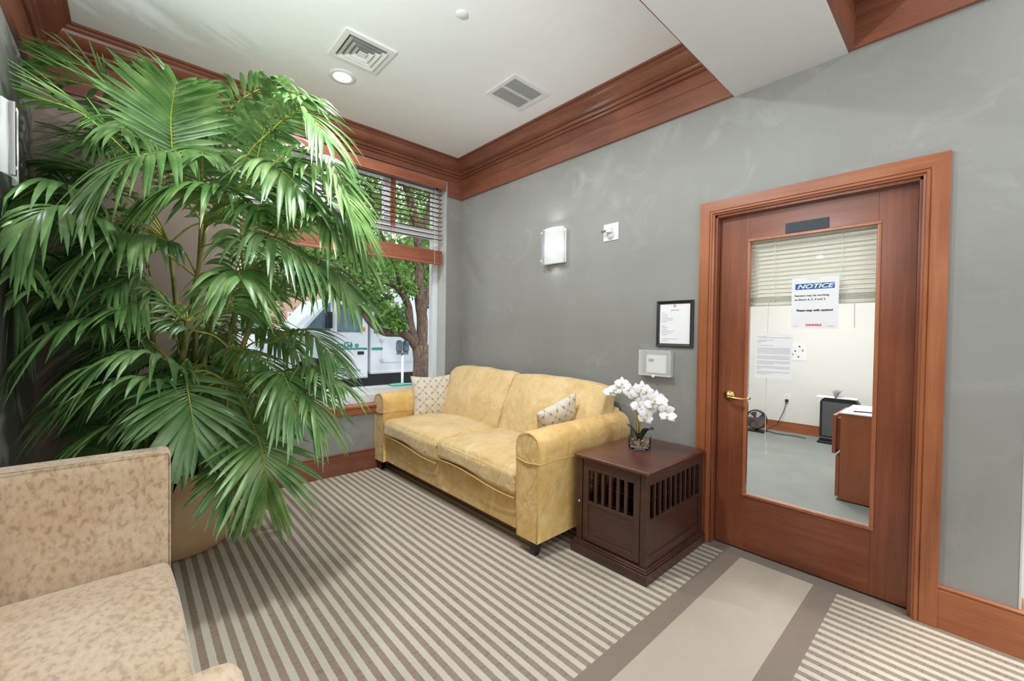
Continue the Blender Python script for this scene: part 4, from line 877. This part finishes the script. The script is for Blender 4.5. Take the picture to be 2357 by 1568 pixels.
# street tree
XR = -2.5
def tp(px, py, x=XR): return at(px, py, 0, x)
tr_ = thing('street_tree', (XR, .95, -.01), 'leafy street tree with forked brown trunk just outside the window', 'tree')
b = B()
def limb(pts, r0, r1, xs=None):
    q = [tp(p[0], p[1], p[2] if len(p) > 2 else XR) for p in pts]; c_ = catmull(q, 6); n = len(c_)-1; b.tube(c_, [r0+(r1-r0)*k/n+.006*noise.noise(c_[k]*9) for k in range(n+1)], 12)
base = tp(968, 870); b.tube([(base.x, base.y, -.02), (base.x, base.y, .3), base, tp(970, 830), tp(968, 795)], [.17, .14, .135, .14, .15], 14)
limb([(966, 810), (948, 785), (925, 768), (885, 765), (855, 745), (828, 712), (795, 692), (740, 668)], .085, .03)
limb([(960, 800), (945, 750), (938, 700), (915, 662), (880, 645), (835, 618), (780, 590)], .075, .035)
limb([(970, 805), (972, 740), (966, 690), (964, 640), (966, 600), (958, 520), (940, 450), (925, 380)], .10, .06)
limb([(972, 780), (978, 700), (992, 650), (1010, 600)], .06, .03); limb([(945, 770), (935, 720), (930, 690), (940, 650)], .028, .015)
limb([(960, 560), (985, 490), (1000, 400)], .05, .03); limb([(925, 668), (905, 600), (870, 520), (850, 430)], .04, .02); limb([(905, 690), (870, 672), (815, 676)], .02, .012)
b.build('trunk', 'bark', tr_, smooth=True)
random.seed(31)
def leaves(n, centers, size, name, mat, par):
    b = B()
    for k in range(n):
        c_, r_ = random.choice(centers); d_ = Vector((random.gauss(0, 1), random.gauss(0, 1), random.gauss(0, 1)*.7)); d_ = d_.normalized()*r_*random.random()**.45; p = c_+d_
        a = Vector((random.gauss(0, 1), random.gauss(0, 1), random.gauss(0, .7)-.4)).normalized(); s1 = a.cross(Vector((random.gauss(0, 1), random.gauss(0, 1), random.gauss(0, 1)))).normalized(); L = size*random.uniform(.7, 1.3)
        n_ = a.cross(s1)*L*.12
        b.add([p, p+a*L*.5+s1*L*.25+n_, p+a*L, p+a*L*.5-s1*L*.25+n_, p+a*L*.5], [(0, 1, 4), (1, 2, 4), (0, 4, 3), (4, 2, 3)])
    return b.build(name, mat, par)
cen = []
for px, py, r_ in ((850, 640, .3), (900, 615, .3), (950, 600, .28), (870, 690, .22), (900, 715, .2), (915, 745, .14), (935, 660, .2), (992, 690, .16), (840, 665, .22), (985, 610, .22), (880, 735, .12), (800, 640, .35), (760, 620, .35), (700, 640, .3)): cen.append((tp(px, py, XR-random.uniform(-.2, .5)), r_))
for k in range(80):
    cen.append((tp(random.uniform(560, 1040), random.uniform(300, 585), XR-random.uniform(-.5, 1.6)), random.uniform(.28, .42)))
fo = leaves(19000, cen, .10, 'foliage', 'tleaf', tr_)
fo['kind'] = 'stuff'
# far street trees and houses
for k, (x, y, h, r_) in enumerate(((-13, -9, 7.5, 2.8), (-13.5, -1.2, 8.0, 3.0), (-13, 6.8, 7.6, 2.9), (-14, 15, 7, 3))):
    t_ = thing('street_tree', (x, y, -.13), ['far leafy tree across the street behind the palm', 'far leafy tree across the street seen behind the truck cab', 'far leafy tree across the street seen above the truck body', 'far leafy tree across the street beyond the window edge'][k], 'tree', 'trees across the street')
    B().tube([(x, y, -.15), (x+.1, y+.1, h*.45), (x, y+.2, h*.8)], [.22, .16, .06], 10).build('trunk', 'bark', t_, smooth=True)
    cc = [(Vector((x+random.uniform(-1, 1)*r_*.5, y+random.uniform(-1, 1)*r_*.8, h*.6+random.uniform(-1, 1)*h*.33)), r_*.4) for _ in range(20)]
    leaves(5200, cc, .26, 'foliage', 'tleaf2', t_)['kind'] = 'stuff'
for k, (y0_, y1_, hh, mt) in enumerate(((-16, -3, 5.2, 'stone'), (-2.2, 7, 6.2, 'brick'), (8, 22, 5.4, 'stone'))):
    bd_ = thing('building', (-20, (y0_+y1_)/2, -.13), ['pale building far across the street on the left', 'pinkish brick building far across the street behind the truck', 'pale building far across the street on the right'][k], 'building')
    B().box(-26, -20, y0_, y1_, -.13, hh).build('facade', mt, bd_); B().box(-26.2, -19.8, y0_-.2, y1_+.2, hh, hh+.25).build('cornice', 'stone', bd_, bevel=.05)
    yy = y0_+1
    while yy < y1_-1.4:
        for z in (.9, 3.3): f_ = B().box(-20, -19.94, yy, yy+1.1, z, z+1.4).build('window', 'frame_white', bd_); B().box(-19.95, -19.93, yy+.08, yy+1.02, z+.08, z+1.32).build('pane', 'truckglass', f_)
        yy += 2.2
# parking meter
mp_ = tp(926, 870); my = mp_.y
pk = thing('parking_meter', (XR, my, -.01), 'grey double headed parking meter on the pavement in front of the truck', 'parking meter')
B().tube([(XR, my, -.02), (XR, my, 1.0)], .022, 12).build('post', 'frame_white', pk, smooth=True)
B().box(XR-.03, XR+.03, my-.1, my+.1, .98, 1.02).build('crossbar', 'meter', pk, bevel=.008)
for s1 in (-1, 1):
    hd_ = B().rbox((.05, .052, .105), .045, 8, lambda u, v_, w_, p: p+Vector((XR, my+s1*.062, 1.12))).build('meter_head', 'meter', pk, smooth=True, merge=1e-4)
    B().box(XR+.048, XR+.053, my+s1*.062-.028, my+s1*.062+.028, 1.13, 1.18).build('display', 'truckglass', hd_)
